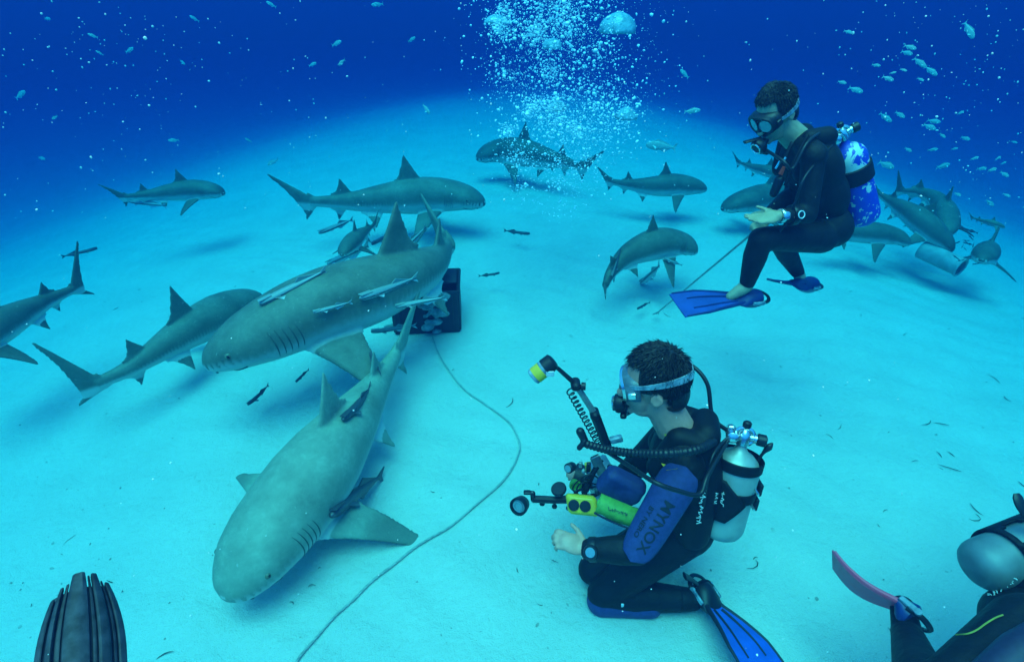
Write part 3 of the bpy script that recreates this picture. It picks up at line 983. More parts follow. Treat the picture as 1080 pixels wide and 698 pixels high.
# ================================================================ divers
NEO = simple('black_neoprene', (.008, .008, .009), .65, .5, 11, .7, .02, spec=.3)
NEO2 = simple('black_nylon', (.008, .008, .009), .6, .4, 80, .3, .002, spec=.25)
BLUE = simple('blue_neoprene', (.035, .04, .17), .6, .25, 60, .2, .002)
NAVY = simple('navy_neoprene', (.032, .022, .06), .6, .3, 50, .2, .002)
SKIN = simple('skin', (.82, .34, .24), .5, .18, 25, .12, .002)
SKIN2 = simple('tanned_skin', (.50, .36, .22), .5, .2, 25, .12, .002)
HAIR = simple('dark_hair', (.014, .011, .010), .45, .5, 120, .8, .004)
CHROME = simple('chrome', (.75, .75, .75), .2, .1, 20, .05, metal=.9)
STEEL = simple('bare_tank_metal', (.42, .44, .40), .42, .25, 12, .1, .002, metal=.25)
RUB = simple('black_rubber', (.010, .010, .011), .45, .35, 70, .3, .002)
YEL = simple('yellow_plastic', (.95, .52, .03), .35, .12, 20, .05)
GREEN = simple('lime_fabric', (.15, .36, .05), .6, .3, 40, .3, .003)
CLEAR = simple('clear_silicone', (.34, .42, .48), .25, .4, 30, .1, col2=(.12, .16, .22))
LENS = simple('lens_glass', (.30, .38, .42), .08, .1, 5, 0, metal=.4)
GREY = simple('grey_metal', (.34, .36, .36), .35, .3, 30, .1, metal=.5)
WHITE = simple('white_print', (.75, .75, .75), .6, .15, 60, 0)
INK = simple('black_print', (.012, .012, .02), .6, .15, 60, 0)
FINB = simple('blue_fin_rubber', (.02, .12, .62), .35, .25, 14, .1)
FIND = simple('dark_blue_fin_rubber', (.012, .03, .16), .4, .3, 16, .1)
PINK = simple('pink_fin_rubber', (.98, .07, .14), .45, .25, 12, .1, col2=(.80, .11, .20))
DTANK = simple('dark_tank_metal', (.20, .24, .25), .5, .3, 10, .1, .002, metal=.2)
FINK = simple('black_fin_rubber', (.016, .016, .020), .7, .5, 35, .35, .003, col2=(.05, .05, .065))
EYEW = simple('eye_white', (.7, .7, .68), .2, bump=0)

SKIRT = simple('smoky_silicone', (.16, .20, .24), .25, .5, 20, .1, col2=(.05, .07, .09))

def tank_paint():
    m, nt, b = new_mat('chipped_blue_paint')
    f, _ = noise_fac(nt, 9, 5, .565, .585, dist=.6)
    f2, _ = noise_fac(nt, 40, 3, .60, .63)
    c = mix_rgb(nt, f, (.015, .045, .46), (.60, .66, .62))
    c = mix_rgb(nt, f2, c, (.55, .6, .58))
    nt.links.new(c, b.inputs['Base Color']); b.inputs['Roughness'].default_value = .4
    return m
BTANK = tank_paint()

def hand(mb, wrist, d, back, thumb_side, curl=(.5, .5, .5, .5), k=1.0, spread=.1, thumb=.6):
    """palm and five fingers; back = direction of the back of the hand"""
    d = Vector(d).normalized(); b = Vector(back); b = (b - d * d.dot(b)).normalized(); t = Vector(thumb_side)
    t = (t - d * d.dot(t) - b * b.dot(t)).normalized()
    w = Vector(wrist)
    mb.capsule(w - d * .04 * k, w + d * .012 * k, .026 * k, .027 * k, 12)
    mb.ellipsoid(w + d * .052 * k, t * .042 * k, b * .017 * k, d * .055 * k, 14, 10)
    mb.ellipsoid(w + d * .03 * k + t * .02 * k - b * .006 * k, t * .02 * k, b * .016 * k, d * .035 * k, 12, 8)
    ls = (.074, .084, .078, .060)
    for i in range(4):
        o = (.030 - .020 * i)
        p = w + d * (.092 - .004 * abs(i - 1.3)) * k + t * o * k
        dd = (d + t * spread * (1.3 - i) * .6).normalized(); bb = b
        prev, r = p - dd * .02 * k, .0092 * k
        for sgm, (fl, fc) in enumerate(((.45, .55), (.31, 1.0), (.24, .7))):
            a = curl[i] * fc
            ax = dd.cross(bb).normalized()
            q = Quaternion(ax, -a); dd = q @ dd; bb = q @ bb
            nx = p + dd * ls[i] * fl * k
            mb.capsule(prev if sgm == 0 else p, nx, r, r * .92, 10); r *= .92; p = nx
    p = w + d * .022 * k + t * .030 * k
    dd = (d * .65 + t * .75 - b * .25 * thumb).normalized()
    p2 = p + dd * .042 * k
    dd2 = (dd + d * .5 - b * .35 * thumb).normalized()
    mb.capsule(p, p2, .014 * k, .011 * k, 10); mb.capsule(p2, p2 + dd2 * .034 * k, .0105 * k, .0085 * k, 10)

def head_shapes(mb, c, f, u, k=1.0):
    l = u.cross(f).normalized()
    mb.ellipsoid(c + u * .032 * k - f * .012 * k, f * .098 * k, l * .077 * k, u * .100 * k, 20, 14)
    mb.ellipsoid(c + f * .045 * k - u * .025 * k, f * .050 * k, l * .062 * k, u * .085 * k, 16, 12)
    mb.ellipsoid(c + f * .040 * k - u * .085 * k, f * .050 * k, l * .048 * k, u * .036 * k, 16, 10)
    mb.capsule(c + f * .088 * k + u * .010 * k, c + f * .112 * k - u * .030 * k, .012 * k, .017 * k)
    mb.ellipsoid(c + f * .092 * k - u * .066 * k, f * .012 * k, l * .024 * k, u * .012 * k, 12, 8)
    mb.ellipsoid(c + f * .088 * k - u * .100 * k, f * .014 * k, l * .022 * k, u * .016 * k, 12, 8)
    for s in (1, -1):
        e = c + l * s * .080 * k - f * .012 * k - u * .008 * k
        mb.ellipsoid(e, f * .019 * k + l * s * .004 * k, l * s * .008 * k, u * .032 * k, 12, 8)
        mb.torus(e + l * s * .005 * k, l * s, .018 * k, .005 * k, 14, 6)
        mb.ellipsoid(c + f * .080 * k + l * s * .032 * k + u * .030 * k, f * .012 * k, l * .026 * k, u * .008 * k, 10, 6)

def hair_cap(root, c, f, u, k, seed, spike=.016, front=.55):
    """short hair: a cap of overlapping tufts over the skull"""
    l = u.cross(f).normalized(); r_ = random.Random(seed)
    mb = MB()
    cc = c + u * .036 * k - f * .018 * k
    mb.ellipsoid(cc, f * .101 * k, l * .083 * k, u * .104 * k, 20, 14)
    mb.ellipsoid(cc - f * .040 * k - u * .065 * k, f * .056 * k, l * .068 * k, u * .072 * k, 16, 10)
    for i in range(7000):
        a, e = r_.uniform(0, 2 * math.pi), r_.uniform(-.75, 1.5)
        d = (f * math.cos(a) * math.cos(e) + l * math.sin(a) * math.cos(e) + u * math.sin(e))
        if d.dot(f) > front - .35 * max(0, d.dot(u)) and d.dot(u) < .62: continue
        if d.dot(u) < -.35 and d.dot(f) > -.25: continue
        if abs(d.dot(l)) > .55 and d.dot(u) < -.05 and d.dot(f) > -.35: continue
        p = cc + f * d.dot(f) * .100 * k + l * d.dot(l) * .082 * k + u * d.dot(u) * .103 * k
        crown = (u * .85 - f * .5).normalized()
        flow = d * d.dot(crown) - crown
        if flow.length < .05: flow = f
        flow = (flow.normalized() + l * r_.uniform(-.3, .3) + f * r_.uniform(-.15, .3)).normalized()
        ln = spike * k * r_.uniform(1.3, 3.0); lift = r_.uniform(.05, .34) + .25 * max(0, d.dot(u))
        q1 = p + flow * ln * .5 + d * ln * lift * .6
        q2 = p + flow * ln - d * .004 * k + d * ln * lift * r_.uniform(.4, 1.2)
        mb.tube([p - d * .003 * k, q1, q2], [.0017 * k, .0015 * k, .0003], 3)
    # trim the cap away from the face
    me_off = BASE[root.name]
    me = mb.mesh('hair', me_off)
    bm = bmesh.new(); bm.from_mesh(me)
    kill = []
    for fc in bm.faces:
        q = fc.calc_center_median() + me_off - cc
        df, du, dl = q.dot(f) / k, q.dot(u) / k, q.dot(l) / k
        if df > .050 - .2 * max(0, -du) and du < .058 + (.09 - df) * .15: kill.append(fc)
        elif df > -.005 and du < -.018: kill.append(fc)
        elif df > -.03 and du < -.05: kill.append(fc)
    bmesh.ops.delete(bm, geom=kill, context='FACES')
    bm.to_mesh(me); bm.free()
    smooth_mesh(me, True, None)
    return link_mesh('hair', me, HAIR, root)

def figure(root, J, fh, uh, ft, suit, skin, k=1.0, hands=(), bare_ankle=False, vox=.0065, bulk=1.0, hk=1.0):
    """body: one continuous skin; wetsuit: a second continuous skin over it"""
    mb = MB(); fh = Vector(fh).normalized(); uh = (Vector(uh) - fh * fh.dot(Vector(uh))).normalized()
    head_shapes(mb, J['head'], fh, uh, k * hk)
    ax = (J['neck'] - J['pelvis']).normalized()
    ft = (Vector(ft) - ax * ax.dot(Vector(ft))).normalized(); sd = ax.cross(ft).normalized()   # sd = its left
    mb.capsule(J['head'] - uh * .07 * k - fh * .012 * k, J['neck'] - ax * .03 * k, .060 * k * hk, .068 * k * hk)
    def torso(m, g):
        m.ellipsoid(J['neck'] - ax * .16 * k + ft * .01 * k, sd * (.165 + g) * k, ft * (.115 + g) * k, ax * (.17 + g) * k, 20, 14)
        m.ellipsoid(J['pelvis'].lerp(J['neck'], .42), sd * (.145 + g) * k, ft * (.105 + g) * k, ax * (.19 + g) * k, 20, 14)
        m.ellipsoid(J['pelvis'] + ax * .02, sd * (.165 + g) * k, ft * (.118 + g) * k, ax * (.13 + g) * k, 20, 14)
        m.capsule(J['shL'], J['shR'], (.062 + g) * k, (.062 + g) * k)
        m.capsule(J['neck'] - ax * .005, J['shL'], (.052 + g) * k, (.055 + g) * k); m.capsule(J['neck'] - ax * .005, J['shR'], (.052 + g) * k, (.055 + g) * k)
    def limbs(m, g, suit_=False):
        for s in 'LR':
            if 'el' + s in J:
                m.capsule(J['sh' + s], J['el' + s], (.054 + g) * k, (.042 + g) * k)
                e = J['el' + s]; w = J['wr' + s]
                if suit_: w = w - (w - e).normalized() * .015
                m.capsule(e, e.lerp(w, .35), (.040 + g) * k, (.043 + g) * k); m.capsule(e.lerp(w, .35), w, (.043 + g) * k, (.029 + g) * k)
            if 'kn' + s in J:
                h, n_, a = J['hip' + s], J['kn' + s], J['an' + s]
                m.capsule(h, n_, (.088 + g) * k, (.056 + g) * k)
                m.capsule(n_, n_.lerp(a, .35), (.054 + g) * k, (.058 + g) * k)
                if suit_: a = n_.lerp(a, .9 if bare_ankle else .97)
                m.capsule(n_.lerp(J['an' + s], .35), a, (.058 + g) * k, (.037 + g) * k)
                if not suit_:
                    fd = (J['toe' + s] - J['an' + s])
                    m.capsule(J['an' + s], J['an' + s] + fd * .45, .038 * k, .036 * k); m.capsule(J['an' + s] + fd * .45, J['toe' + s], .036 * k, .026 * k)
    torso(mb, 0); limbs(mb, 0)
    for h in hands: hand(mb, *h[0], **h[1])
    mb.remesh('body', vox, skin, root, smooth=2)
    m2 = MB(); torso(m2, .008); limbs(m2, .007 * bulk, True)
    m2.remesh('wetsuit', .009, suit, root, smooth=3)
    return fh, uh, ax, ft, sd

def text_mesh(body, font_bold=True, extr=0.0):
    cu = bpy.data.curves.new('t', 'FONT'); cu.body = body; cu.align_x = 'CENTER'; cu.align_y = 'CENTER'
    cu.resolution_u = 3; cu.offset = .018 if font_bold else 0
    o = bpy.data.objects.new('t', cu); C.objects.link(o)
    dg = bpy.context.evaluated_depsgraph_get()
    me = bpy.data.meshes.new_from_object(o.evaluated_get(dg))
    bpy.data.objects.remove(o)
    v = [Vector(x.co) for x in me.vertices]; f = [tuple(p.vertices) for p in me.polygons]
    bpy.data.meshes.remove(me)
    return v, f

def squiggle_row(mb, p0, p1, up, nor, h, n, seed):
    """a row of illegible white script strokes"""
    r_ = random.Random(seed); p0, p1 = Vector(p0), Vector(p1); d = (p1 - p0)
    for i in range(n):
        b = p0 + d * ((i + .15) / n); w = d / n
        pts = []
        for j in range(6):
            f = j / 5.0
            pts.append(b + w * (f * .8 + r_.uniform(-.15, .15)) + Vector(up) * h * r_.uniform(-.5, .55) + Vector(nor) * .003)
        mb.tube(pts, h * .10, 5)

def hose(root_or_none, name, pts, r, mat, n=40, parent=None, ribs=0):
    m = MB(); q = spline(pts, n)
    if ribs:
        q = spline(pts, ribs * 4)
        m.tube(q, [r * (1.0 if i % 4 < 2 else .78) for i in range(len(q))], 12)
    else:
        m.tube(q, r, 8)
    return m.build(name, mat, parent, angle=None)

def mask(c, f, u, k, label, strap_mat, frame_mat, skirt_mat, tilt=.25, SR=0.0, SW=1.0):
    l = u.cross(f).normalized()
    o_ = c + f * .075 * k + u * .012 * k
    root = thing('dive_mask', label, 'mask', o_)
    m = MB()
    def oval(x, w, h, n=28):
        pts = []
        for i in range(n):
            a = 2 * math.pi * i / n
            ca, sa = math.cos(a), math.sin(a)
            X = math.copysign(abs(ca) ** .7, ca) * w; Y = math.copysign(abs(sa) ** .75, sa) * h
            if sa < 0 and abs(ca) < .35: Y *= 1.28
            pts.append(o_ + f * (x - .018 * (X / w) ** 2 * .8) * k + l * X * k + u * Y * k)
        return pts
    m.loft([oval(-.022, .083, .052), oval(.0, .084, .054), oval(.028, .080, .050), oval(.034, .074, .045), oval(.020, .066, .038), oval(-.02, .066, .040)], cap=False)
    m.build('skirt', skirt_mat, root)
    fr = MB()
    a_, b_ = oval(.030, .082, .052), oval(.041, .078, .048)
    i_, j_ = oval(.041, .068, .039), oval(.030, .066, .037)
    fr.loft([a_, b_, i_, j_, a_], cap=False); fr.build('frame', frame_mat, root)
    for s in (1, -1):
        g = MB()
        cc = o_ + f * .034 * k + l * s * .036 * k - u * .001
        rings = [[cc + f * x * k + l * math.cos(a) * w * k + u * math.sin(a) * .033 * (w / .030) * k - f * .010 * s * math.cos(a) * k for a in [2 * math.pi * q / 20 for q in range(20)]] for x, w in ((-.002, .030), (.002, .030))]
        g.loft(rings); g.build('lens', LENS, root)
        e = MB(); ec = c + f * .079 * k + l * s * .032 * k + u * .012 * k
        e.ellipsoid(ec, f * .012 * k, l * .014 * k, u * .012 * k, 12, 8)
        eo = e.build('eye', EYEW, root)
    bridge = MB(); bridge.ellipsoid(o_ + f * .036 * k - u * .024 * k, f * .016 * k, l * .015 * k, u * .026 * k, 12, 8); bridge.build('nose_pocket', skirt_mat, root)
    st = MB(); outer, inner = [], []
    N = 40
    for i in range(N + 1):
        a = math.pi * (.16 + 1.68 * i / N)
        back = .5 - .5 * math.cos(a)             # 0 in front, 1 behind
        p = c + u * (.010 + tilt * .10 * back + SR * .030 * abs(math.sin(a))) * k - f * .012 * k + f * math.cos(a) * .116 * SW * k + l * math.sin(a) * .093 * SW * k
        wd = (.008 + .011 * max(0, back - .3)) * k
        nn = (f * math.cos(a) + l * math.sin(a)).normalized()
        outer.append([p + u * wd + nn * .002, p - u * wd + nn * .002, p - u * wd - nn * .002, p + u * wd - nn * .002])
    st.loft(outer); st.build('strap', strap_mat, root)
    for s in (1, -1):
        bk = MB(); bk.box(c + f * .068 * k + l * s * .086 * k + u * .012 * k, f * .014 * k, l * .007 * k, u * .013 * k, .003); bk.build('buckle', frame_mat, root)
    return root

def scuba_tank(a, b, r, label, mat, knob_dir, boots=None):
    """a: bottom, b: top of the cylinder shoulder"""
    a, b = Vector(a), Vector(b); ax = (b - a); L = ax.length; t = ax.normalized()
    root = thing('scuba_tank', label, 'tank', a)
    m = MB()
    m.lathe(a, ax, [(0, r * .50), (.008, r * .70), (.020, r * .86), (.038, r * .96), (.055, r * .995), (.07, r), (L - r * .95, r), (L - r * .72, r * .97), (L - r * .45, r * .85), (L - r * .22, r * .62), (L - r * .06, r * .34), (L + .012, r * .22), (L + .03, r * .2)], 32)
    m.build('cylinder', mat, root)
    kd = Vector(knob_dir); kd = (kd - t * t.dot(kd)).normalized(); sd_ = t.cross(kd)
    v = MB(); p = b + t * .025
    v.lathe(p, t, [(0, .024), (.03, .026), (.05, .022), (.062, .012)], 16); v.build('valve', CHROME, root)
    v = MB(); v.lathe(p + t * .032, kd, [(0, .013), (.035, .013), (.036, .018), (.045, .018)], 14); v.build('valve_stem', CHROME, root)
    v = MB()
    prof = [(0, .018), (.004, .024), (.030, .024), (.035, .018)]
    v.lathe(p + t * .032 + kd * .046, kd, prof, 14)
    v.build('valve_knob', RUB, root)
    return root, p + t * .032, t, kd, sd_

def first_stage(p, t, kd, sd_, label, hoses):
    root = thing('regulator', label, 'regulator', p)
    c = p - kd * .045
    m = MB(); m.lathe(c - sd_ * .05, sd_, [(0, .012), (.006, .022), (.03, .024), (.034, .019), (.066, .019), (.07, .023), (.095, .021), (.1, .012)], 18); m.build('first_stage', CHROME, root)
    m = MB(); m.torus(p, sd_, .036, .008, 20, 8); m.build('yoke', CHROME, root)
    m = MB(); m.lathe(p + kd * .0 + t * .036, t, [(0, .012), (.006, .016), (.022, .016), (.027, .01)], 12); m.build('yoke_screw', RUB, root)
    for nm, pts, r in hoses:
        hose(None, nm, [c] + pts, r, RUB, 60, root)
    return root

def second_stage(root, c, f, u, k=1.0):
    l = u.cross(f).normalized()
    m = MB(); m.lathe(c + f * .022 * k, f, [(0, .020), (.006, .036), (.028, .040), (.038, .036), (.044, .022)], 20); m.build('second_stage', RUB, root)
    m = MB(); m.lathe(c - f * .006, f, [(0, .016), (.03, .018)], 12); m.build('mouthpiece', RUB, root)
    m = MB(); m.box(c + f * .032 * k - u * .042 * k, f * .012, l * .036, u * .012, .006); m.build('exhaust_tee', RUB, root)
    m = MB(); m.torus(c + f * .066 * k, f, .026 * k, .004, 20, 6); m.build('purge_ring', CHROME, root)

def swim_fin(heel, toe, tip, up, width, label, mat, dark, ribmat, pocket=True, flare=1.25, bend=0.0, split=False, length_frac=None):
    """heel -> toe is the foot pocket, toe -> tip the blade"""
    heel, toe, tip = Vector(heel), Vector(toe), Vector(tip)
    root = thing('swim_fin', label, 'fin', heel)
    d = (tip - toe); L = d.length; t, u, s = frame_to(d, up)
    m = MB(); N = 14
    def sec(f, w, th, lift):
        c = toe + t * (L * f) + u * lift
        return [c + s * w + u * th * .3, c + s * w * .96 + u * th, c + s * w * .3 + u * th * .5, c - s * w * .3 + u * th * .5, c - s * w * .96 + u * th, c - s * w + u * th * .3, c - s * w * .96 - u * th * .4, c + s * w * .96 - u * th * .4]
    def lift_(f): return bend * math.sin(f * math.pi * .9)
    def w_(f): return width * (.42 + .58 * min(1, f * 1.6) ** .8) * (1 + (flare - 1) * f) * .5
    m.loft([sec(i / N, w_(i / N), .010 * (1 - .6 * i / N) + .002, lift_(i / N)) for i in range(N + 1)])
    m.build('blade', mat, root)
    for g in (-.97, -.42, .42, .97):
        rb = MB()
        lo, hi = (-.05, .97) if abs(g) > .9 else (.08, .80)
        pts = [toe + t * L * f + s * g * w_(max(f, 0)) + u * (lift_(max(f, 0)) + .007) for f in [lo + (hi - lo) * i / 12 for i in range(13)]]
        rb.tube(pts, [(.011 if abs(g) > .9 else .007) * (1 - .55 * i / 12) for i in range(13)], 8); rb.build('rib', ribmat, root)
    if pocket:
        fm = MB(); ft_ = toe - heel; fl = ft_.length; a, u2, s2 = frame_to(ft_, up)
        rings = []
        for f, w, h in ((-.06, .034, .022), (0, .046, .046), (.2, .05, .052), (.5, .055, .046), (.8, .058, .034), (1.05, .06, .018), (1.25, .05, .008)):
            c = heel + a * fl * f
            rings.append([c + s2 * w * math.cos(q) + u2 * h * math.sin(q) for q in [2 * math.pi * i / 18 for i in range(18)]])
        fm.loft(rings); fm.build('foot_pocket', dark, root)
        st = MB()
        pts = [heel + a * fl * .35 + s2 * .058, heel - a * .03 + s2 * .045 + u2 * .01, heel - a * .055 + u2 * .012, heel - a * .03 - s2 * .045 + u2 * .01, heel + a * fl * .35 - s2 * .058]
        st.tube(spline(pts, 24), .010, 8, flat=.6); st.build('strap', RUB, root)
        for sg in (1, -1):
            bu = MB(); bc = heel + a * fl * .42 + s2 * sg * .060 + u2 * .012
            bu.box(bc, a * .030, s2 * .006, u2 * .011, .004); bu.lathe(bc - a * .034 - s2 * sg * .004, s2 * sg, [(0, .012), (.01, .012)], 14); bu.build('buckle', CLEAR, root)
    return root

# ------------------------------------------------------------- kneeling photographer
def kneeling_diver():
    J = dict(head=PY(690, 405, 1.70), neck=PY(716, 452, 1.68), pelvis=PY(724, 550, 1.60),
             shL=PY(724, 492, 1.51), shR=PY(712, 448, 1.84), elL=PY(672, 580, 1.36), wrL=PY(618, 579, 1.40),
             elR=PY(650, 512, 1.88), wrR=PY(624, 498, 1.86),
             hipL=PY(718, 564, 1.53), knL=PZ(636, 626, .085), anL=PZ(727, 632, .075),
             hipR=PY(714, 552, 1.70), knR=PZ(626, 600, .085), anR=PZ(694, 572, .09))
    J['toeL'] = PZ(744, 622, .05) ; J['toeR'] = PZ(700, 562, .06)
    root = thing('person', 'diver in black wetsuit kneeling on the sand holding an underwater camera rig', 'person', (J['pelvis'].x, J['pelvis'].y, 0))
    fh = Vector((-.93, .26, -.22)); uh = Vector((-.18, .05, 1)); ft = Vector((-.95, .25, 0))
    handL = ((J['wrL'], (PY(597, 570, 1.42) - J['wrL']), (0, -.3, 1), (-.3, 1, .2)), dict(curl=(.75, .85, .95, 1.0), thumb=.8))
    handR = ((J['wrR'], Vector((-.7, -.2, .5)), (0, .3, 1), (-.2, -1, .2)), dict(curl=(.9, 1, 1, 1)))
    fh, uh, ax, ft, sd = figure(root, J, fh, uh, ft, NEO, SKIN, hands=(handL, handR), bulk=1.9, hk=1.14)
    hair_cap(root, J['head'], fh, uh, 1.14, 3, spike=.013)
    # blue upper-arm panel with print
    A, B = J['shL'], J['elL']; t = (B - A).normalized(); L = (B - A).length
    view = (Vector((0, 0, H)) - (A + B) / 2); out = (view - t * t.dot(view)).normalized(); sid = t.cross(out)
    def psurf(s, a, lift=0):
        r = .085 - .017 * s + lift
        return A + t * (L * (-.02 + 1.10 * s)) + (out * math.cos(a) + sid * math.sin(a)) * r
    rings = []
    for i in range(23):
        s = i / 22.0
        e = min(1, (1 - abs(2 * s - 1) ** 5)) ** .5
        amax = 1.22 * max(e, .02)
        rings.append([psurf(s, -amax + 2 * amax * j / 16, .004 if 0 < j < 16 else -.012) for j in range(17)])
    m = MB(); m.loft(rings, closed=False)
    pan = m.build('arm_panel', BLUE, root, angle=None); tag(pan, 'blue printed panel on the upper arm')
    def wrap(body, s_c, a_c, size, parent, name, wid=1.0):
        v, f = text_mesh(body)
        mm = MB()
        mm.add([psurf(s_c + p.x * size * wid / L, a_c + p.y * size / .082 * SGN, .0065) for p in v], f)
        return mm.build(name, INK, parent, smooth=False)
    # letters run from shoulder to elbow, their tops towards the back of the arm
    SGN = 1 if sid.dot(Vector((1, 0, 0))) > 0 else -1
    wrap('MYNOX', .61, .16 * SGN, .056, pan, 'lettering', .95)
    wrap('BY NERO', .63, -.40 * SGN, .026, pan, 'lettering', 1.1)
    # knee pad
    kd = (J['anL'] - J['knL']).normalized(); kp = MB()
    kp.capsule(J['knL'] - Vector((.004, .012, .030)), J['knL'] + kd * .20 - Vector((0, .022, .028)), .066, .052)
    kp.remesh('knee_pad', .009, BLUE, root, smooth=2)
    bm_ = MB(); bm_.box(J['knL'] + kd * .07 + Vector((0, -.062, .02)), kd * .006, Vector((0, .004, 0)), Vector((0, 0, .014)), .002); bm_.build('pull_tab', WHITE, root)
    an = MB()
    for q in (.80, .88):
        an.torus(J['knL'].lerp(J['anL'], q), kd, .049, .005, 20, 6)
    an.build('ankle_cuff', NEO2, root)
    # shoulder and collar flashes
    for px, py, dx, dy, yy in ((700, 458, 14, -5, 1.58), (697, 488, 18, 6, 1.53), (671, 492, 6, 10, 1.66)):
        p = hit2(px, py, .004); q = hit2(px + dx, py + dy, .004); w = hit2(px + dx * .3, py + dy * .3 + 6, .004)
        n_ = (p - Vector((0, 0, H))).normalized() * .004
        fl = MB(); fl.add([p, q, w, p + n_, q + n_, w + n_], [(0, 1, 2), (5, 4, 3), (0, 3, 4, 1), (1, 4, 5, 2), (2, 5, 3, 0)])
        fl.build('collar_flash', YEL, root, smooth=False)
    # dive computer on the wrist
    w0 = J['wrL'].lerp(J['elL'], .14); wd = (J['elL'] - J['wrL']).normalized()
    r = thing('wrist_computer', 'round black dive computer strapped to the kneeling diver left wrist', 'dive computer', w0)
    m = MB(); m.lathe(w0 - wd * .016, wd, [(0, .044), (.004, .047), (.028, .047), (.032, .044)], 24); m.build('strap', RUB, r)
    vd = (Vector((0, 0, H)) - w0); vd = (vd - wd * wd.dot(vd)).normalized()
    vd = (vd + wd.cross(vd) * .2).normalized()
    m = MB(); m.lathe(w0 + vd * .040, vd, [(0, .026), (.012, .028), (.018, .026)], 24); m.build('case', RUB, r)
    m = MB(); m.lathe(w0 + vd * .0585, vd, [(0, .019), (.002, .018)], 24); m.build('display', LENS, r)

    mask(J['head'], fh, uh, 1.06, 'mask with clear silver strap on the kneeling diver head', CLEAR, CHROME, SKIRT, tilt=.35, SR=1.0, SW=1.07)
    # vest
    vr = thing('buoyancy_vest', 'black buoyancy vest with white script on the kneeling diver back', 'vest', (J['pelvis'].x, J['pelvis'].y, .25))
    v = MB()
    v.ellipsoid(J['neck'] - ax * .17 - ft * .045, sd * .20, ft * .125, ax * .20, 20, 14)
    v.ellipsoid(J['pelvis'].lerp(J['neck'], .40) - ft * .03, sd * .18, ft * .135, ax * .17, 20, 14)
    v.capsule(J['pelvis'] + ax * .06 + sd * .12 - ft * .02, J['pelvis'] + ax * .20 + sd * .13 - ft * .04, .075, .08)
    for s_, sh in ((1, J['shL']), (-1, J['shR'])):
        p0 = J['neck'] + sd * s_ * .085
        v.capsule(p0 - ft * .09 - ax * .03, p0 + ax * .012, .052, .048); v.capsule(p0 + ax * .012, p0 + ft * .085 - ax * .12, .045, .05)
    v.capsule(J['neck'] - ft * .10 + ax * .0 - sd * .05, J['neck'] - ft * .10 + sd * .05, .055, .055)
    v.remesh('bladder', .009, NEO2, vr, smooth=3)
    # cylinder
    ta, tb = PY(757, 563, 1.50), PY(781, 474, 1.60)
    tk, vp, tt, kdn, sdn = scuba_tank(ta, tb, .090, 'bare grey metal tank on the kneeling diver back', STEEL, (1, -.25, .2))
    tax = (tb - ta).normalized()
    for q, nm in ((.56, 'tank_band'), (.88, 'tank_band')):
        bnd = MB(); bnd.lathe(ta + (tb - ta) * q - tax * .022, tax, [(0, .0925), (.004, .096), (.040, .096), (.044, .0925)], 32, cap=False); bnd.build(nm, NEO2, vr)
    bk = MB(); c = ta.lerp(tb, .52); tl = (tb - ta).length
    bdir = (J['neck'].lerp(J['pelvis'], .45) - c); bdir = (bdir - tax * tax.dot(bdir)).normalized(); bs = tax.cross(bdir)
    rings = []
    for i in range(13):                       # cradle wrapping the near half of the cylinder
        f = i / 12.0; rr = .0975
        lo, hi = (-2.3 + .6 * abs(f - .5) * 2, 2.3 - .6 * abs(f - .5) * 2)
        if f > .62: lo, hi = lo * (1 - (f - .62) * .5), hi * (1 - (f - .62) * .5)
        rings.append([ta + tax * tl * (.30 + .44 * f) + (bdir * math.cos(a) + bs * math.sin(a)) * rr for a in [lo + (hi - lo) * j / 24 for j in range(25)]])
    bk.loft(rings, closed=False)
    ob = bk.build('tank_cradle', NEO2, vr, angle=None)
    sol = ob.modifiers.new('thickness', 'SOLIDIFY'); sol.thickness = .008; sol.offset = 1
    for q in (.45, .62):
        b2 = MB(); vd = (Vector((0, 0, H)) - c); vd = (vd - tax * tax.dot(vd)).normalized(); rd = (Vector((1, -.1, 0)) - tax * tax.dot(Vector((1, -.1, 0)))).normalized()
        b2.box(ta + tax * tl * q + rd * .104, rd * .008, tax.cross(rd) * .03, tax * .026, .004); b2.build('cam_buckle', RUB, vr)
        b3 = MB(); b3.box(ta + tax * tl * (q + .06) + (rd * .75 + vd * .65).normalized() * .1, tax.cross(rd) * .03, tax * .004, rd * .003); b3.build('buckle_bar', CHROME, vr)
    # lettering on vest: two blocks of white script
    lt = MB(); vc = Vector((0, 0, H))
    def surf_pt(px, py): return hit2(px, py, .006)
    for (x0, y0, x1, y1, h, n, sd_) in ((743, 516, 736, 552, .020, 7, 1), (756, 519, 754, 531, .012, 3, 2), (763, 518, 761, 534, .014, 3, 3)):
        p, q = surf_pt(x0, y0), surf_pt(x1, y1)
        dv = (q - p).normalized(); nv = (vc - p).normalized(); upv = nv.cross(dv).normalized()
        squiggle_row(lt, p, q, upv, nv, h, n, sd_)
    lt.build('script_print', WHITE, vr)
    # octopus whip at the right of the tank
    hs = MB(); p0 = PY(798, 492, 1.58); p1 = PY(815, 467, 1.60)
    hs.tube(spline([p0, PY(803, 480, 1.585), p1], 12), [.006] * 7 + [.008, .012, .014, .010, .003], 8); hs.build('dump_cord', RUB, vr)
    # regulator
    Y1 = 1.70
    mouth = J['head'] + fh * .108 - uh * .088
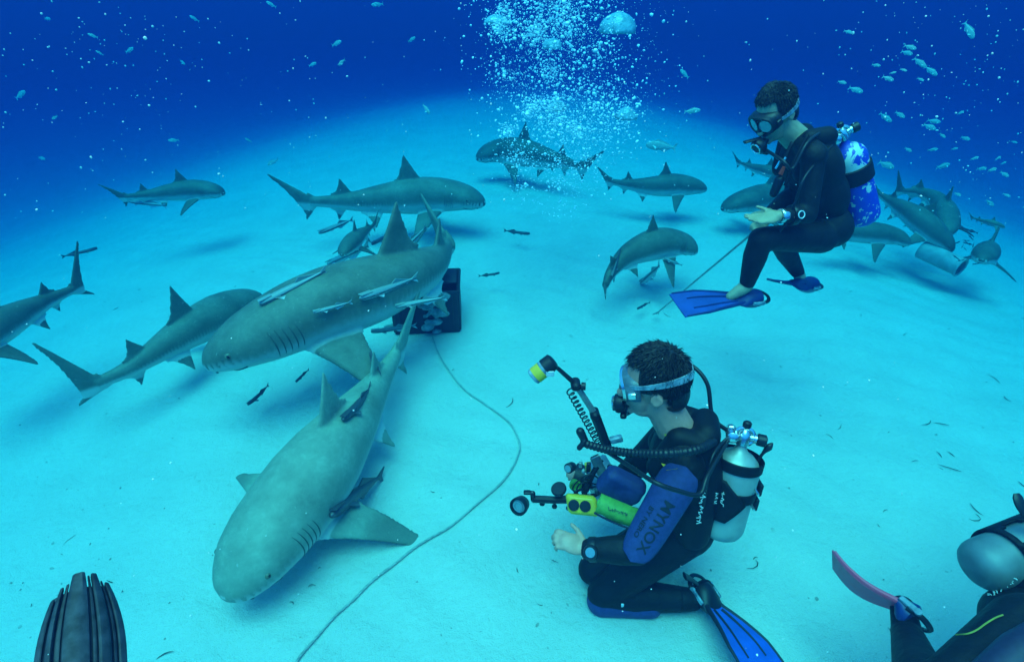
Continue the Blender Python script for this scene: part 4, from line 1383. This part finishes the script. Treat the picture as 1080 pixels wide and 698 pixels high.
    rr = first_stage(vp, tt, kdn, sdn, 'black regulator with long hoses on the kneeling diver', [
        ('hose', [PY(752, 440, 1.72), PY(746, 405, 1.78), PY(730, 386, 1.84), PY(712, 384, 1.88), PY(690, 410, 1.92), PY(662, 436, 1.86), mouth + fh * .04], .0085),
        ('hose', [PY(747, 500, 1.42), PY(738, 521, 1.36), PY(714, 517, 1.345), PY(690, 508, 1.36), PY(668, 494, 1.47), PY(640, 476, 1.62)], .0085),
        ('hose', [PY(752, 480, 1.50), PY(744, 520, 1.45), PY(738, 556, 1.45)], .006)])
    second_stage(rr, mouth - fh * .012, fh, uh, 1.05)
    # inflator
    inf = thing('inflator_hose', 'corrugated black inflator hose across the kneeling diver chest', 'hose', PY(700, 475, 1.5))
    hose(None, 'corrugated_tube', [PY(752, 466, 1.56), PY(735, 474, 1.46), PY(705, 478, 1.45), PY(670, 478, 1.52), PY(640, 474, 1.60), PY(618, 468, 1.66)], .017, RUB, parent=inf, ribs=38)
    m = MB(); m.capsule(PY(619, 469, 1.66), PY(612, 455, 1.68), .014, .018); m.capsule(PY(616, 466, 1.655), PY(611, 472, 1.65), .010, .012); m.remesh('inflator_valve', .005, RUB, inf, smooth=2)
    # lime pouch and blue pocket at the belly
    pc = PY(652, 540, 1.50)
    pr = thing('pouch', 'lime green pouch with dark piping in front of the kneeling diver', 'pouch', pc)
    a_ = Vector((.90, -.30, -.22)).normalized(); u_ = Vector((.10, -.45, .85)); u_ = (u_ - a_ * a_.dot(u_)).normalized(); s_ = a_.cross(u_).normalized()
    m = MB(); rings = []
    for i in range(19):                      # half-moon bag with a flat zipped top
        f = -1 + i / 9.0; hgt = .088 * max(1 - abs(f) ** 2.4, .02) ** .6; th = .034 * max(1 - abs(f) ** 3, .05) ** .5
        cc = pc + a_ * .092 * f + u_ * .03
        rings.append([cc + u_ * (-hgt * .5 + hgt * .5 * math.copysign(abs(math.cos(w)) ** .6, math.cos(w))) + s_ * th * math.copysign(abs(math.sin(w)) ** .75, math.sin(w)) * (1 + .12 * math.sin(7 * f + w)) for w in [2 * math.pi * k / 18 for k in range(18)]])
    m.loft(rings); m.build('bag', GREEN, pr, angle=None)
    fp = MB(); rings = []
    for i in range(15):
        f = -1 + i / 7.0
        rings.append([pc + a_ * .086 * f + u_ * (.034 + z_) + s_ * x_ for x_, z_ in ((-.038, -.026), (-.040, -.020), (-.030, .004), (0, .009), (.030, .004), (.040, -.020), (.038, -.026))])
    fp.loft(rings); fp.build('flap', GREEN, pr, angle=None)
    for sg in (-1, 1):
        m = MB(); m.tube(spline([pc + a_ * .088 * f + u_ * (.010 - .018 * (1 - f * f)) + s_ * sg * (.042) for f in (-1, -.5, 0, .5, 1)], 24), .004, 6); m.build('piping', NAVY, pr)
    lt = MB(); p, q = hit2(641, 536, .006), hit2(662, 543, .006)
    if (p - q).length < .2:
        dv = (q - p).normalized(); nv = (vc - p).normalized()
        squiggle_row(lt, p, q, nv.cross(dv).normalized(), nv, .014, 5, 8); lt.build('script_print', NAVY, pr)
    bc = PY(655, 512, 1.62)
    m = MB(); m.box(bc, Vector((.078, -.02, -.035)), Vector((.012, .040, 0)), Vector((.028, -.01, .062)), .02)
    m.ellipsoid(bc + Vector((.02, -.03, -.01)), Vector((.055, -.02, -.02)), Vector((.01, .03, 0)), Vector((.02, 0, .05)), 16, 10)
    o = m.remesh('pocket', .007, BLUE, smooth=3, base=bc); tag(o, 'plain blue chest pocket above the lime green pouch', 'pocket')
    # fin
    swim_fin(PZ(738, 620, .09), PZ(752, 640, .075), PZ(808, 712, .09), (.50, -.30, .8), .20, 'bright blue swim fin on the kneeling diver foot', FINB, RUB, INK, flare=1.3, bend=.02)
    bt = MB(); bt.capsule(J['anL'], J['toeL'] + Vector((0, 0, .01)), .044, .04); bt.capsule(J['anL'] - kd * .03, J['anL'] + kd * .01, .046, .046); bt.remesh('boot', .008, NEO2, root, smooth=2)
    tb_ = MB(); tb_.tube([PZ(736, 616, .12), PZ(728, 610, .16), PZ(722, 607, .19)], [.014, .016, .020], 6, flat=.35); tb_.build('heel_tab', RUB, root)
    br = MB(); br.capsule(J['anR'], J['toeR'], .044, .04); br.remesh('boot', .008, NEO2, root, smooth=2)
    return J

def hit2(px, py, off):
    bpy.context.view_layer.update()
    dg = bpy.context.evaluated_depsgraph_get()
    dn = ray(px, py).normalized()
    ok, loc, nor, idx, ob, mx = scene.ray_cast(dg, Vector((0, 0, H)), dn)
    return (loc - dn * off) if ok else PD(px, py, 2.0)

KJ = kneeling_diver()

# ------------------------------------------------------------- camera rig
def camera_rig():
    Y = 1.74
    r0 = PY(632, 505, Y)
    root = thing('camera_rig', 'underwater camera housing with jointed strobe arms held by the kneeling diver', 'camera', r0)
    def P(x, y, dy=0): return PY(x, y, Y + dy)
    X, Z = Vector((1, 0, 0)), Vector((0, 0, 1)); Yv = Vector((0, 1, 0))
    m = MB(); m.box(P(634, 505, .06), Vector((.052, .02, .02)), Vector((-.02, .07, 0)), Vector((-.012, 0, .062)), .012); m.build('housing', GREY, root)
    m = MB(); m.lathe(P(622, 505, .06), Vector((-1, .3, -.1)), [(0, .055), (.03, .058), (.06, .064), (.065, .05)], 24); m.build('lens_port', RUB, root)
    m = MB(); m.box(P(632, 492, -.02), Vector((.018, 0, .012)), Vector((0, .006, 0)), Vector((-.026, 0, .062)), .005); m.build('grip', GREY, root)
    m = MB(); m.box(P(620, 492, -.01), Vector((.012, 0, .004)), Vector((0, .01, 0)), Vector((-.004, 0, .022)), .004); m.build('handle', YEL, root)
    m = MB(); m.ellipsoid(P(607, 512, .0), Vector((.026, 0, 0)), Vector((0, .014, 0)), Vector((-.008, 0, .040)), 14, 10); m.torus(P(607, 512, -.012), (0, -1, .2), .022, .006); m.build('side_handle', GREEN, root)
    rk = random.Random(4)
    for q in range(16):
        p_ = P(612 + rk.uniform(0, 36), 488 + rk.uniform(0, 42), rk.uniform(-.05, .01)); d_ = Vector((rk.uniform(-1, .5), -1, rk.uniform(0, 1.2)))
        m = MB()
        if q % 3 == 0:
            m.box(p_, X * rk.uniform(.006, .012), Yv * .006, Z * rk.uniform(.014, .026), .003); m.build('lever', (RUB, GREY, CHROME)[q % 2], root)
        else:
            r_ = rk.uniform(.008, .015)
            m.lathe(p_, d_, [(0, r_ * .6), (.006, r_ * .6), (.007, r_), (.018, r_), (.020, r_ * .8)], 12); m.build('knob', (RUB, RUB, GREY, CHROME, RUB)[q % 5], root)
    for k_ in range(3):
        hose(None, 'cable', [P(640 - 4 * k_, 512, -.02), P(622 - 8 * k_, 500 + 9 * k_, -.07), P(604 + 5 * k_, 516 + 4 * k_, -.05), P(628, 530, -.03)], .0035, RUB, 24, root)
    m = MB(); m.tube([P(634, 484, .0), P(626, 498, -.03), P(616, 520, -.05)], [.014, .012, .014], 8); m.build('bracket', RUB, root)
    m = MB(); m.tube([P(650, 500, .0), P(640, 520, -.03), P(628, 528, -.05)], [.012, .012, .014], 8); m.build('bracket', GREY, root)
    # horizontal tray arm with focus light
    m = MB(); m.tube([P(634, 524, -.02), P(605, 526, -.04), P(585, 527, -.05), P(562, 526, -.06)], [.018, .019, .016, .016], 8); m.build('arm', RUB, root)
    for x, y in ((585, 535), (600, 537), (572, 532)):
        m = MB(); m.lathe(P(x, y - 5, -.05), -Z, [(0, .006), (.018, .006), (.02, .012), (.026, .012)], 12); m.build('clamp_screw', RUB, root)
    m = MB(); m.capsule(P(562, 520, -.06), P(562, 527, -.06), .012, .010); m.box(P(556, 519, -.06), X * .016, Yv * .012, Z * .006, .003); m.remesh('clamp', .005, RUB, root, smooth=1)
    m = MB(); m.lathe(P(549, 532, -.06), Vector((-.45, -.8, .35)), [(-.03, .024), (-.02, .034), (.012, .040), (.026, .040), (.028, .034), (.016, .030)], 24); m.build('focus_light', RUB, root)
    m = MB(); m.lathe(P(549, 532, -.06) + Vector((-.45, -.8, .35)).normalized() * .016, Vector((-.45, -.8, .35)), [(0, .030), (.003, .028)], 24); m.torus(P(549, 532, -.06) + Vector((-.45, -.8, .35)).normalized() * .022, Vector((-.45, -.8, .35)), .020, .003); m.build('light_glass', LENS, root)
    m = MB(); m.lathe(P(590, 517, -.03), (-.3, -.2, 1), [(0, .03), (.008, .034), (.016, .034), (.02, .03)], 18); m.build('round_mount', RUB, root)
    # small focus torch on top
    m = MB(); m.lathe(P(601, 493, -.02), Vector((-.6, -.7, .3)), [(-.03, .014), (-.02, .02), (.012, .022), (.016, .018)], 18); m.build('torch', RUB, root)
    m = MB(); m.lathe(P(601, 493, -.02) + Vector((-.6, -.7, .3)).normalized() * .0165, Vector((-.6, -.7, .3)), [(0, .016), (.002, .015)], 18); m.build('torch_glass', LENS, root)
    # long strobe arm going up
    a = [P(640, 470, .02), P(627, 436, .04), P(607, 405, .05), P(588, 388, .05)]
    m = MB(); m.tube([a[0], a[1]], [.021, .022], 8); m.build('arm', RUB, root)
    m = MB(); m.tube([a[1], a[2]], [.014, .013], 8); m.build('arm', GREY, root)
    m = MB(); m.tube([a[2], a[3]], [.011, .009], 8); m.build('arm', RUB, root)
    for p in a[:3]:
        m = MB(); m.lathe(p - Vector((0, .03, 0)), (0, 1, 0), [(0, .012), (.008, .020), (.05, .020), (.058, .012)], 14); m.build('clamp', RUB, root)
    m = MB(); m.lathe(P(608, 407, .045), (1, -.2, .1), [(0, .008), (.018, .008), (.02, .016), (.036, .016)], 14); m.build('clamp_knob', RUB, root)
    pts = []
    for i in range(160):
        f = i / 159.0; b0 = P(604, 408, .03).lerp(P(637, 468, .0), f) + Vector((-.016, -.02, 0)); w = f * 2 * math.pi * 15
        pts.append(b0 + Vector((math.cos(w) * .012, math.sin(w) * .012, math.cos(w) * .006)))
    m = MB(); m.tube(pts, .0032, 5); m.build('sync_cord', RUB, root)
    # strobe head
    sc = P(578, 385, .05); sdir = Vector((-.72, -.2, -.58)).normalized()
    m = MB(); m.lathe(sc - sdir * .030, sdir, [(0, .022), (.006, .034), (.045, .036), (.048, .030)], 22); m.build('strobe_body', RUB, root)
    m = MB(); m.lathe(sc + sdir * .012, sdir, [(0, .033), (.062, .033), (.066, .029)], 22); m.build('strobe_tube', CLEAR, root)
    m = MB(); m.lathe(sc + sdir * .028, sdir, [(0, .0345), (.036, .0345)], 22, cap=False); m.build('strobe_band', YEL, root)
    m = MB(); m.box(sc + Vector((.006, -.034, -.016)), X * .016, Yv * .004, Z * .013, .003); m.build('tag_plate', WHITE, root)
    # clear tank buckle box near the cord
    m = MB(); m.box(P(650, 463, .0), Vector((.024, 0, .008)), Vector((0, .012, 0)), Vector((-.006, 0, .014)), .004); m.build('cord_plug', CLEAR, root)
    # yellow twin viewfinder block
    c = P(614, 532, -.12); ex, ez, ey = Vector((.064, -.008, .0)), Vector((-.006, .026, .032)), Vector((.0, .020, -.016))
    m = MB(); m.box(c, ex, ez, ey, .012); m.capsule(c + ex * .9, c + ex * 1.35, .016, .010); m.remesh('gauge_block', .004, YEL, root, smooth=2)
    nrm = ex.cross(ez).normalized()
    if nrm.y > 0: nrm = -nrm
    for g in (-.55, .18):
        m = MB(); m.lathe(c + ex * g + nrm * .025, nrm, [(0, .023), (.006, .023), (.0065, .018), (.003, .017)], 20); m.build('gauge_ring', RUB, root)
        m = MB(); m.lathe(c + ex * g + nrm * .0255, nrm, [(0, .0175), (.002, .0165)], 20); m.build('gauge_glass', LENS, root)
camera_rig()
# ------------------------------------------------------------- far diver with rod
FINM = simple('mid_blue_fin_rubber', (.02, .07, .34), .4, .25, 14, .1)

def hovering_diver():
    y = 2.85
    J = dict(head=PY(818, 120, y), neck=PY(843, 146, y + .02), pelvis=PY(872, 240, y + .02),
             shL=PY(858, 164, y - .16), shR=PY(846, 154, y + .18), elL=PY(852, 226, y - .24), wrL=PY(822, 228, y - .28),
             elR=PY(836, 204, y + .10), wrR=PY(812, 224, y - .04),
             hipL=PY(866, 250, y - .08), knL=PY(802, 252, y - .26), anL=PY(787, 302, y - .24), toeL=PY(770, 313, y - .26),
             hipR=PY(872, 246, y + .10), knR=PY(822, 254, y + .10), anR=PY(843, 290, y + .26), toeR=PY(846, 301, y + .16))
    root = thing('person', 'diver in plain black suit hovering with bent knees, holding a thin rod', 'person', (J['pelvis'].x, J['pelvis'].y, J['anL'].z - .05))
    fh = Vector((-.76, -.40, -.55)); uh = Vector((-.45, -.15, 1)); ft = Vector((-.97, -.2, -.1))
    hl = ((J['wrL'], PY(790, 233, y - .30) - J['wrL'], (-.05, .35, -1), (-.2, .95, .3)), dict(curl=(.12, .18, .22, .3), spread=.05, thumb=.3))
    hr = ((J['wrR'], PY(800, 238, y - .10) - J['wrR'], (-.2, -.5, .8), (-.8, -.2, .4)), dict(curl=(1.0, 1.05, 1.1, 1.1)))
    fh, uh, ax, ft, sd = figure(root, J, fh, uh, ft, NEO, SKIN2, hands=(hl, hr), bare_ankle=True, bulk=1.0, k=.92, hk=1.06)
    hair_cap(root, J['head'], fh, uh, .975, 9, spike=.012)
    mask(J['head'], fh, uh, .95, 'black two-lens mask on the far diver face', CLEAR, RUB, RUB, tilt=.1)
    wd = (J['elL'] - J['wrL']).normalized()
    w1 = J['wrL'] + wd * .012
    r = thing('wrist_watch', 'silver watch on the far diver wrist', 'watch', w1)
    m = MB(); m.lathe(w1 - wd * .012, wd, [(0, .033), (.004, .036), (.018, .036), (.022, .033)], 20); m.build('strap', CHROME, r)
    vd = (Vector((0, 0, H)) - w1); vd = (vd - wd * wd.dot(vd)).normalized()
    m = MB(); m.lathe(w1 + vd * .034, vd, [(0, .019), (.008, .019), (.010, .016)], 18); m.build('dial', CHROME, r)
    w2 = J['wrL'] + wd * .075
    r = thing('wrist_gauge', 'dark wrist gauge with pale rings beside the far diver watch', 'gauge', w2)
    m = MB(); m.lathe(w2 - wd * .018, wd, [(0, .046), (.005, .050), (.030, .050), (.035, .046)], 20); m.build('strap', RUB, r)
    vd = (Vector((0, 0, H)) - w2); vd = (vd - wd * wd.dot(vd)).normalized()
    m = MB(); m.lathe(w2 + vd * .046, vd, [(0, .024), (.010, .024), (.012, .02)], 18); m.build('case', RUB, r)
    m = MB(); m.torus(w2 + vd * .058, vd, .017, .003, 18, 6); m.build('dial_ring', WHITE, r)
    # jacket-style vest
    vr = thing('buoyancy_vest', 'black jacket vest on the far diver torso', 'vest', (J['pelvis'].x, J['pelvis'].y, J['pelvis'].z - .1))
    v = MB()
    v.ellipsoid(J['neck'] - ax * .17 - ft * .03, sd * .175, ft * .112, ax * .18, 20, 14)
    v.ellipsoid(J['pelvis'].lerp(J['neck'], .40) - ft * .025, sd * .16, ft * .115, ax * .18, 20, 14)
    for s_ in (1, -1):
        p0 = J['neck'] + sd * s_ * .085
        v.capsule(p0 - ft * .08 - ax * .03, p0 + ax * .01, .05, .045); v.capsule(p0 + ax * .01, p0 + ft * .085 - ax * .13, .042, .048)
    v.remesh('bladder', .009, NEO2, vr, smooth=3)
    for nm, pts, rr, mt in (('strap', [(852, 142, -.14), (838, 170, -.17), (828, 196, -.19)], .009, NEO2), ('chest_strap', [(836, 150, -.10), (826, 172, -.12), (818, 198, -.12)], .010, NEO2)):
        hose(None, nm, [PY(a, b, y + c) for a, b, c in pts], rr, mt, 16, vr)
    m = MB(); m.capsule(PY(822, 190, y - .14), PY(816, 204, y - .14), .024, .02); m.build('inflator_valve', RUB, vr)
    for (x0, y0, x1, y1) in ((826, 170, 829, 166), (818, 178, 824, 168)):
        m = MB(); m.tube([PY(x0, y0, y - .16), PY(x1, y1, y - .16)], .006, 6); m.build('buckle', CHROME, vr)
    m = MB(); m.tube([PY(823, 184, y - .15), PY(827, 176, y - .15)], [.012, .008], 6); m.build('red_tag', simple('red_fabric', (.7, .06, .02), .6), vr)
    # tank
    ta, tb = PY(911, 234, y + .05), PY(891, 152, y + .05)
    tk, vp, tt, kd, sn = scuba_tank(ta, tb, .088, 'chipped blue painted tank on the far diver back', BTANK, (.9, 0, .3))
    tax = (tb - ta).normalized(); tl = (tb - ta).length
    m = MB(); m.lathe(ta + tax * tl * .56, tax, [(0, .091), (.006, .098), (.085, .098), (.09, .091)], 28, cap=False); m.build('tank_band', NEO2, vr)
    m = MB(); cb = ta + tax * tl * .60
    m.box(cb - ft * -.0 + (J['neck'].lerp(J['pelvis'], .4) - cb) * .45, sd * .03, ft * .12, ax * .035, .01); m.build('tank_strap', NEO2, vr)
    mouth = J['head'] + fh * .095 - uh * .082
    rr = first_stage(vp, tt, kd, sn, 'black regulator with hoses on the far diver', [
        ('hose', [PY(872, 138, y - .02), PY(852, 150, y - .17), PY(836, 178, y - .21), PY(826, 170, y - .2), mouth - uh * .02 + fh * .03], .008),
        ('hose', [PY(882, 150, y + .02), PY(872, 152, y), PY(860, 140, y + .02)], .008),
        ('hose', [PY(880, 150, y - .06), PY(850, 185, y - .26), PY(838, 215, y - .28), PY(828, 236, y - .27), PY(818, 247, y - .25), PY(806, 240, y - .2)], .006)])
    second_stage(rr, mouth, fh, uh, 1.0)
    m = MB(); m.tube(spline([mouth + fh * .02 + uh * .03, mouth + fh * .06 + uh * .035 + Vector((-.05, 0, 0))], 6), .014, 8, flat=.5); m.build('spare_mouthpiece', RUB, rr)
    # fins
    swim_fin(PY(799, 314, y - .22), PY(780, 316, y - .26), PY(714, 323, y - .34), (.05, -.16, .98), .17, 'blue swim fin with dark middle on the far diver front foot', FINM, FIND, FIND, flare=1.15, bend=.01)
    swim_fin(PY(857, 300, y + .24), PY(842, 301, y + .14), PY(822, 296, y + .42), (0, -.2, 1), .15, 'small dark blue fin on the far diver rear foot', FIND, FIND, FIND, flare=1.1)
    # rod
    a, b = PY(808, 234, y - .08), PZ(692, 331, .06)
    rt = thing('feeding_rod', 'thin grey metal rod held by the far diver, slanting to the sand', 'rod', (b.x, b.y, 0))
    e = a + (a - b).normalized() * .06
    m = MB(); m.tube([e, a.lerp(b, .5), b], [.0065, .006, .005], 8); m.build('shaft', GREY, rt)
    m = MB(); m.tube([e, a - (a - b).normalized() * .05], .012, 8); m.build('grip', RUB, rt)
    m = MB(); d = (b - a).normalized(); s = d.cross(Vector((0, 0, 1))).normalized()
    m.tube([b - d * .05, b + s * .022, b + s * .022 + d * .02], [.004, .004, .002], 6); m.tube([b - d * .05, b - s * .022, b - s * .022 + d * .02], [.004, .004, .002], 6); m.build('prongs', GREY, rt)
hovering_diver()

# ------------------------------------------------------------- diver cut off at the lower right
SEAM = simple('olive_piping', (.42, .34, .05), .6, .3, 30, 0)

def corner_diver():
    J = dict(head=PD(1230, 500, 1.95), neck=PD(1195, 560, 1.85), pelvis=PD(1098, 672, 1.72),
             shL=PD(1170, 610, 1.62), shR=PD(1160, 530, 2.0), elL=PD(1180, 720, 1.55), wrL=PD(1240, 690, 1.6), elR=PD(1230, 620, 2.0), wrR=PD(1260, 640, 1.9),
             hipL=PD(1085, 664, 1.64), knL=PD(980, 742, 1.52), anL=PD(957, 668, 1.92), toeL=PD(952, 640, 1.98),
             hipR=PD(1110, 660, 1.85), knR=PD(1090, 770, 1.80), anR=PD(1040, 760, 1.95), toeR=PD(1020, 760, 2.0))
    root = thing('person', 'diver mostly outside the picture at the lower right corner', 'person', (J['pelvis'].x, J['pelvis'].y, 0))
    fh, uh, ft = Vector((.8, .5, -.1)), Vector((0, 0, 1)), Vector((.6, -.1, -.75))
    hl = ((J['wrL'], Vector((1, .2, 0)), (0, 0, 1), (0, 1, 0)), dict())
    fh, uh, ax, ft, sd = figure(root, J, fh, uh, ft, NEO, SKIN, hands=(hl,), bulk=2.0, vox=.009)
    hair_cap(root, J['head'], fh, uh, 1.0, 5)
    # blue panel over hip and thigh, with a yellow seam
    p = MB(); p.capsule(PD(1125, 662, 1.52), PD(1076, 690, 1.49), .055, .055); p.capsule(PD(1076, 690, 1.49), PD(1035, 725, 1.47), .055, .05)
    p.remesh('hip_panel', .008, NAVY, root, smooth=3)
    bt = MB(); bt.capsule(J['knL'].lerp(J['anL'], .86), J['anL'], .052, .05); bt.capsule(J['anL'], J['toeL'], .048, .04); bt.remesh('boot', .008, NEO2, root, smooth=2)
    sm = MB(); pts = [hit2(x, yy, .006) for x, yy in ((1008, 669), (1020, 668), (1030, 664), (1040, 657), (1050, 651), (1058, 648))]
    sm.tube(spline(pts, 24), .0024, 6); sm.build('seam', SEAM, root)
    # tank
    ta, tb = PD(1024, 601, 1.84), PD(1165, 545, 1.86)
    tk, vp, tt, kd, sn = scuba_tank(ta, tb, .084, 'grey metal tank of the diver at the lower right corner', DTANK, (0, .5, 1))
    tax = (tb - ta).normalized(); tl = (tb - ta).length
    vr = thing('buoyancy_vest', 'black vest with white script round the lower right tank', 'vest', J['pelvis'])
    v = MB()
    v.ellipsoid(J['neck'].lerp(J['pelvis'], .35) - ft * .02, sd * .19, ft * .13, ax * .2, 20, 14)
    v.ellipsoid(J['neck'].lerp(J['pelvis'], .66) - ft * .02, sd * .18, ft * .14, ax * .17, 20, 14)
    v.remesh('bladder', .009, NEO2, vr, smooth=3)
    view = (Vector((0, 0, H)) - ta); view = (view - tax * tax.dot(view)).normalized(); side = tax.cross(view)
    m = MB(); rings = []
    for i in range(17):
        f = i / 16.0
        rings.append([ta + tax * (.105 + .32 * f + .02 * math.cos(a * 1.0) * (1 - f)) + (view * math.cos(a) + side * math.sin(a)) * .090 for a in [2 * math.pi * j / 36 for j in range(37)]])
    m.loft(rings, closed=False); ob = m.build('tank_cradle', NEO2, vr, angle=None)
    # the oval cut-out that shows bare metal
    bm = bmesh.new(); bm.from_mesh(ob.data); kill = []
    off = BASE[vr.name]
    for fc in bm.faces:
        q = fc.calc_center_median() + off - ta
        x = q.dot(tax); a = math.atan2(q.dot(side), q.dot(view))
        if ((x - .185) / .045) ** 2 + ((a * SIDE_SIGN(side) - .55) / .55) ** 2 < 1: kill.append(fc)
    bmesh.ops.delete(bm, geom=kill, context='FACES'); bm.to_mesh(ob.data); bm.free()
    sol = ob.modifiers.new('thickness', 'SOLIDIFY'); sol.thickness = .007; sol.offset = 1
    lt = MB(); p, q = hit2(1042, 628, .006), hit2(1072, 610, .006)
    if (p - q).length > .2: p, q = PD(1042, 628, 1.62), PD(1072, 610, 1.62)
    dv = (q - p).normalized(); nv = (Vector((0, 0, H)) - p).normalized()
    squiggle_row(lt, p, q, nv.cross(dv).normalized(), nv, .016, 8, 21); lt.build('script_print', WHITE, vr)
    m = MB(); m.tube(spline([PD(1072, 520, 1.80), PD(1077, 534, 1.79), PD(1090, 556, 1.78)], 10), [.010, .017, .018, .018, .016, .015, .014, .013, .012, .012], 10, flat=.5)
    o = m.build('gauge_console', RUB, vr)
    # pink fin
    swim_fin(PD(962, 652, 1.93), PD(948, 640, 1.97), PD(880, 588, 2.14), (.85, .1, .42), .20, 'pink and violet swim fin on the lower right diver foot', PINK, FIND, PINK, flare=1.05, bend=-.035)

def SIDE_SIGN(side):
    return 1 if side.dot(Vector((0, 1, .3))) > 0 else -1
corner_diver()

# ------------------------------------------------------------- black fin tip in the lower left corner
def corner_fin():
    b0, t0 = PD(86, 800, 1.12), PD(86, 606, 1.34)
    root = thing('swim_fin', 'black ribbed fin tip standing up at the lower left corner', 'fin', b0)
    d = t0 - b0; L = d.length; t = d.normalized(); view = (Vector((0, 0, H)) - b0)
    u = (view - t * t.dot(view)).normalized(); s = t.cross(u)
    if s.x < 0: s = -s
    W = .084
    def curve(x): return -.030 * x * x          # blade bows away at its sides
    strips = [(-1.0, -.84, .90, 0), (-.78, -.62, .945, .006), (-.58, -.46, .965, -.004), (-.44, .20, 1.0, .008), (.24, .34, .985, -.004), (.36, .66, .985, .008), (.70, .78, .95, -.004), (.80, 1.0, .93, .006)]
    def wid(f): return W * (1.0 - .48 * max(0, (f - .5) / .5) ** 2.0)
    m = MB(); rings = []
    for i in range(21):
        f = i / 20.0 * .925
        rings.append([b0 + t * L * f + s * x * wid(f) + u * (curve(x) * 1.0 + z) for x, z in [(-1 + .1 * k, -.006) for k in range(21)] + [(1 - .1 * k, -.012) for k in range(21)]])
    m.loft(rings); m.build('blade', FINK, root)
    for (x0, x1, top, lift) in strips:
        m = MB(); rings = []
        for i in range(15):
            f = top * (i / 14.0)
            taper = 1.0 if i < 13 else (.985 if i == 13 else .93)
            w = wid(f); xm, xh = (x0 + x1) / 2, (x1 - x0) / 2 * taper
            h = max(.004, .008 + lift)
            rings.append([b0 + t * L * f + s * w * (xm + xh * q) + u * (curve(xm + xh * q) + z) for q, z in ((-1, -.006), (-.9, h * .7), (-.5, h), (.5, h), (.9, h * .7), (1, -.006))])
        m.loft(rings); m.build('rib', FINK, root)
corner_fin()
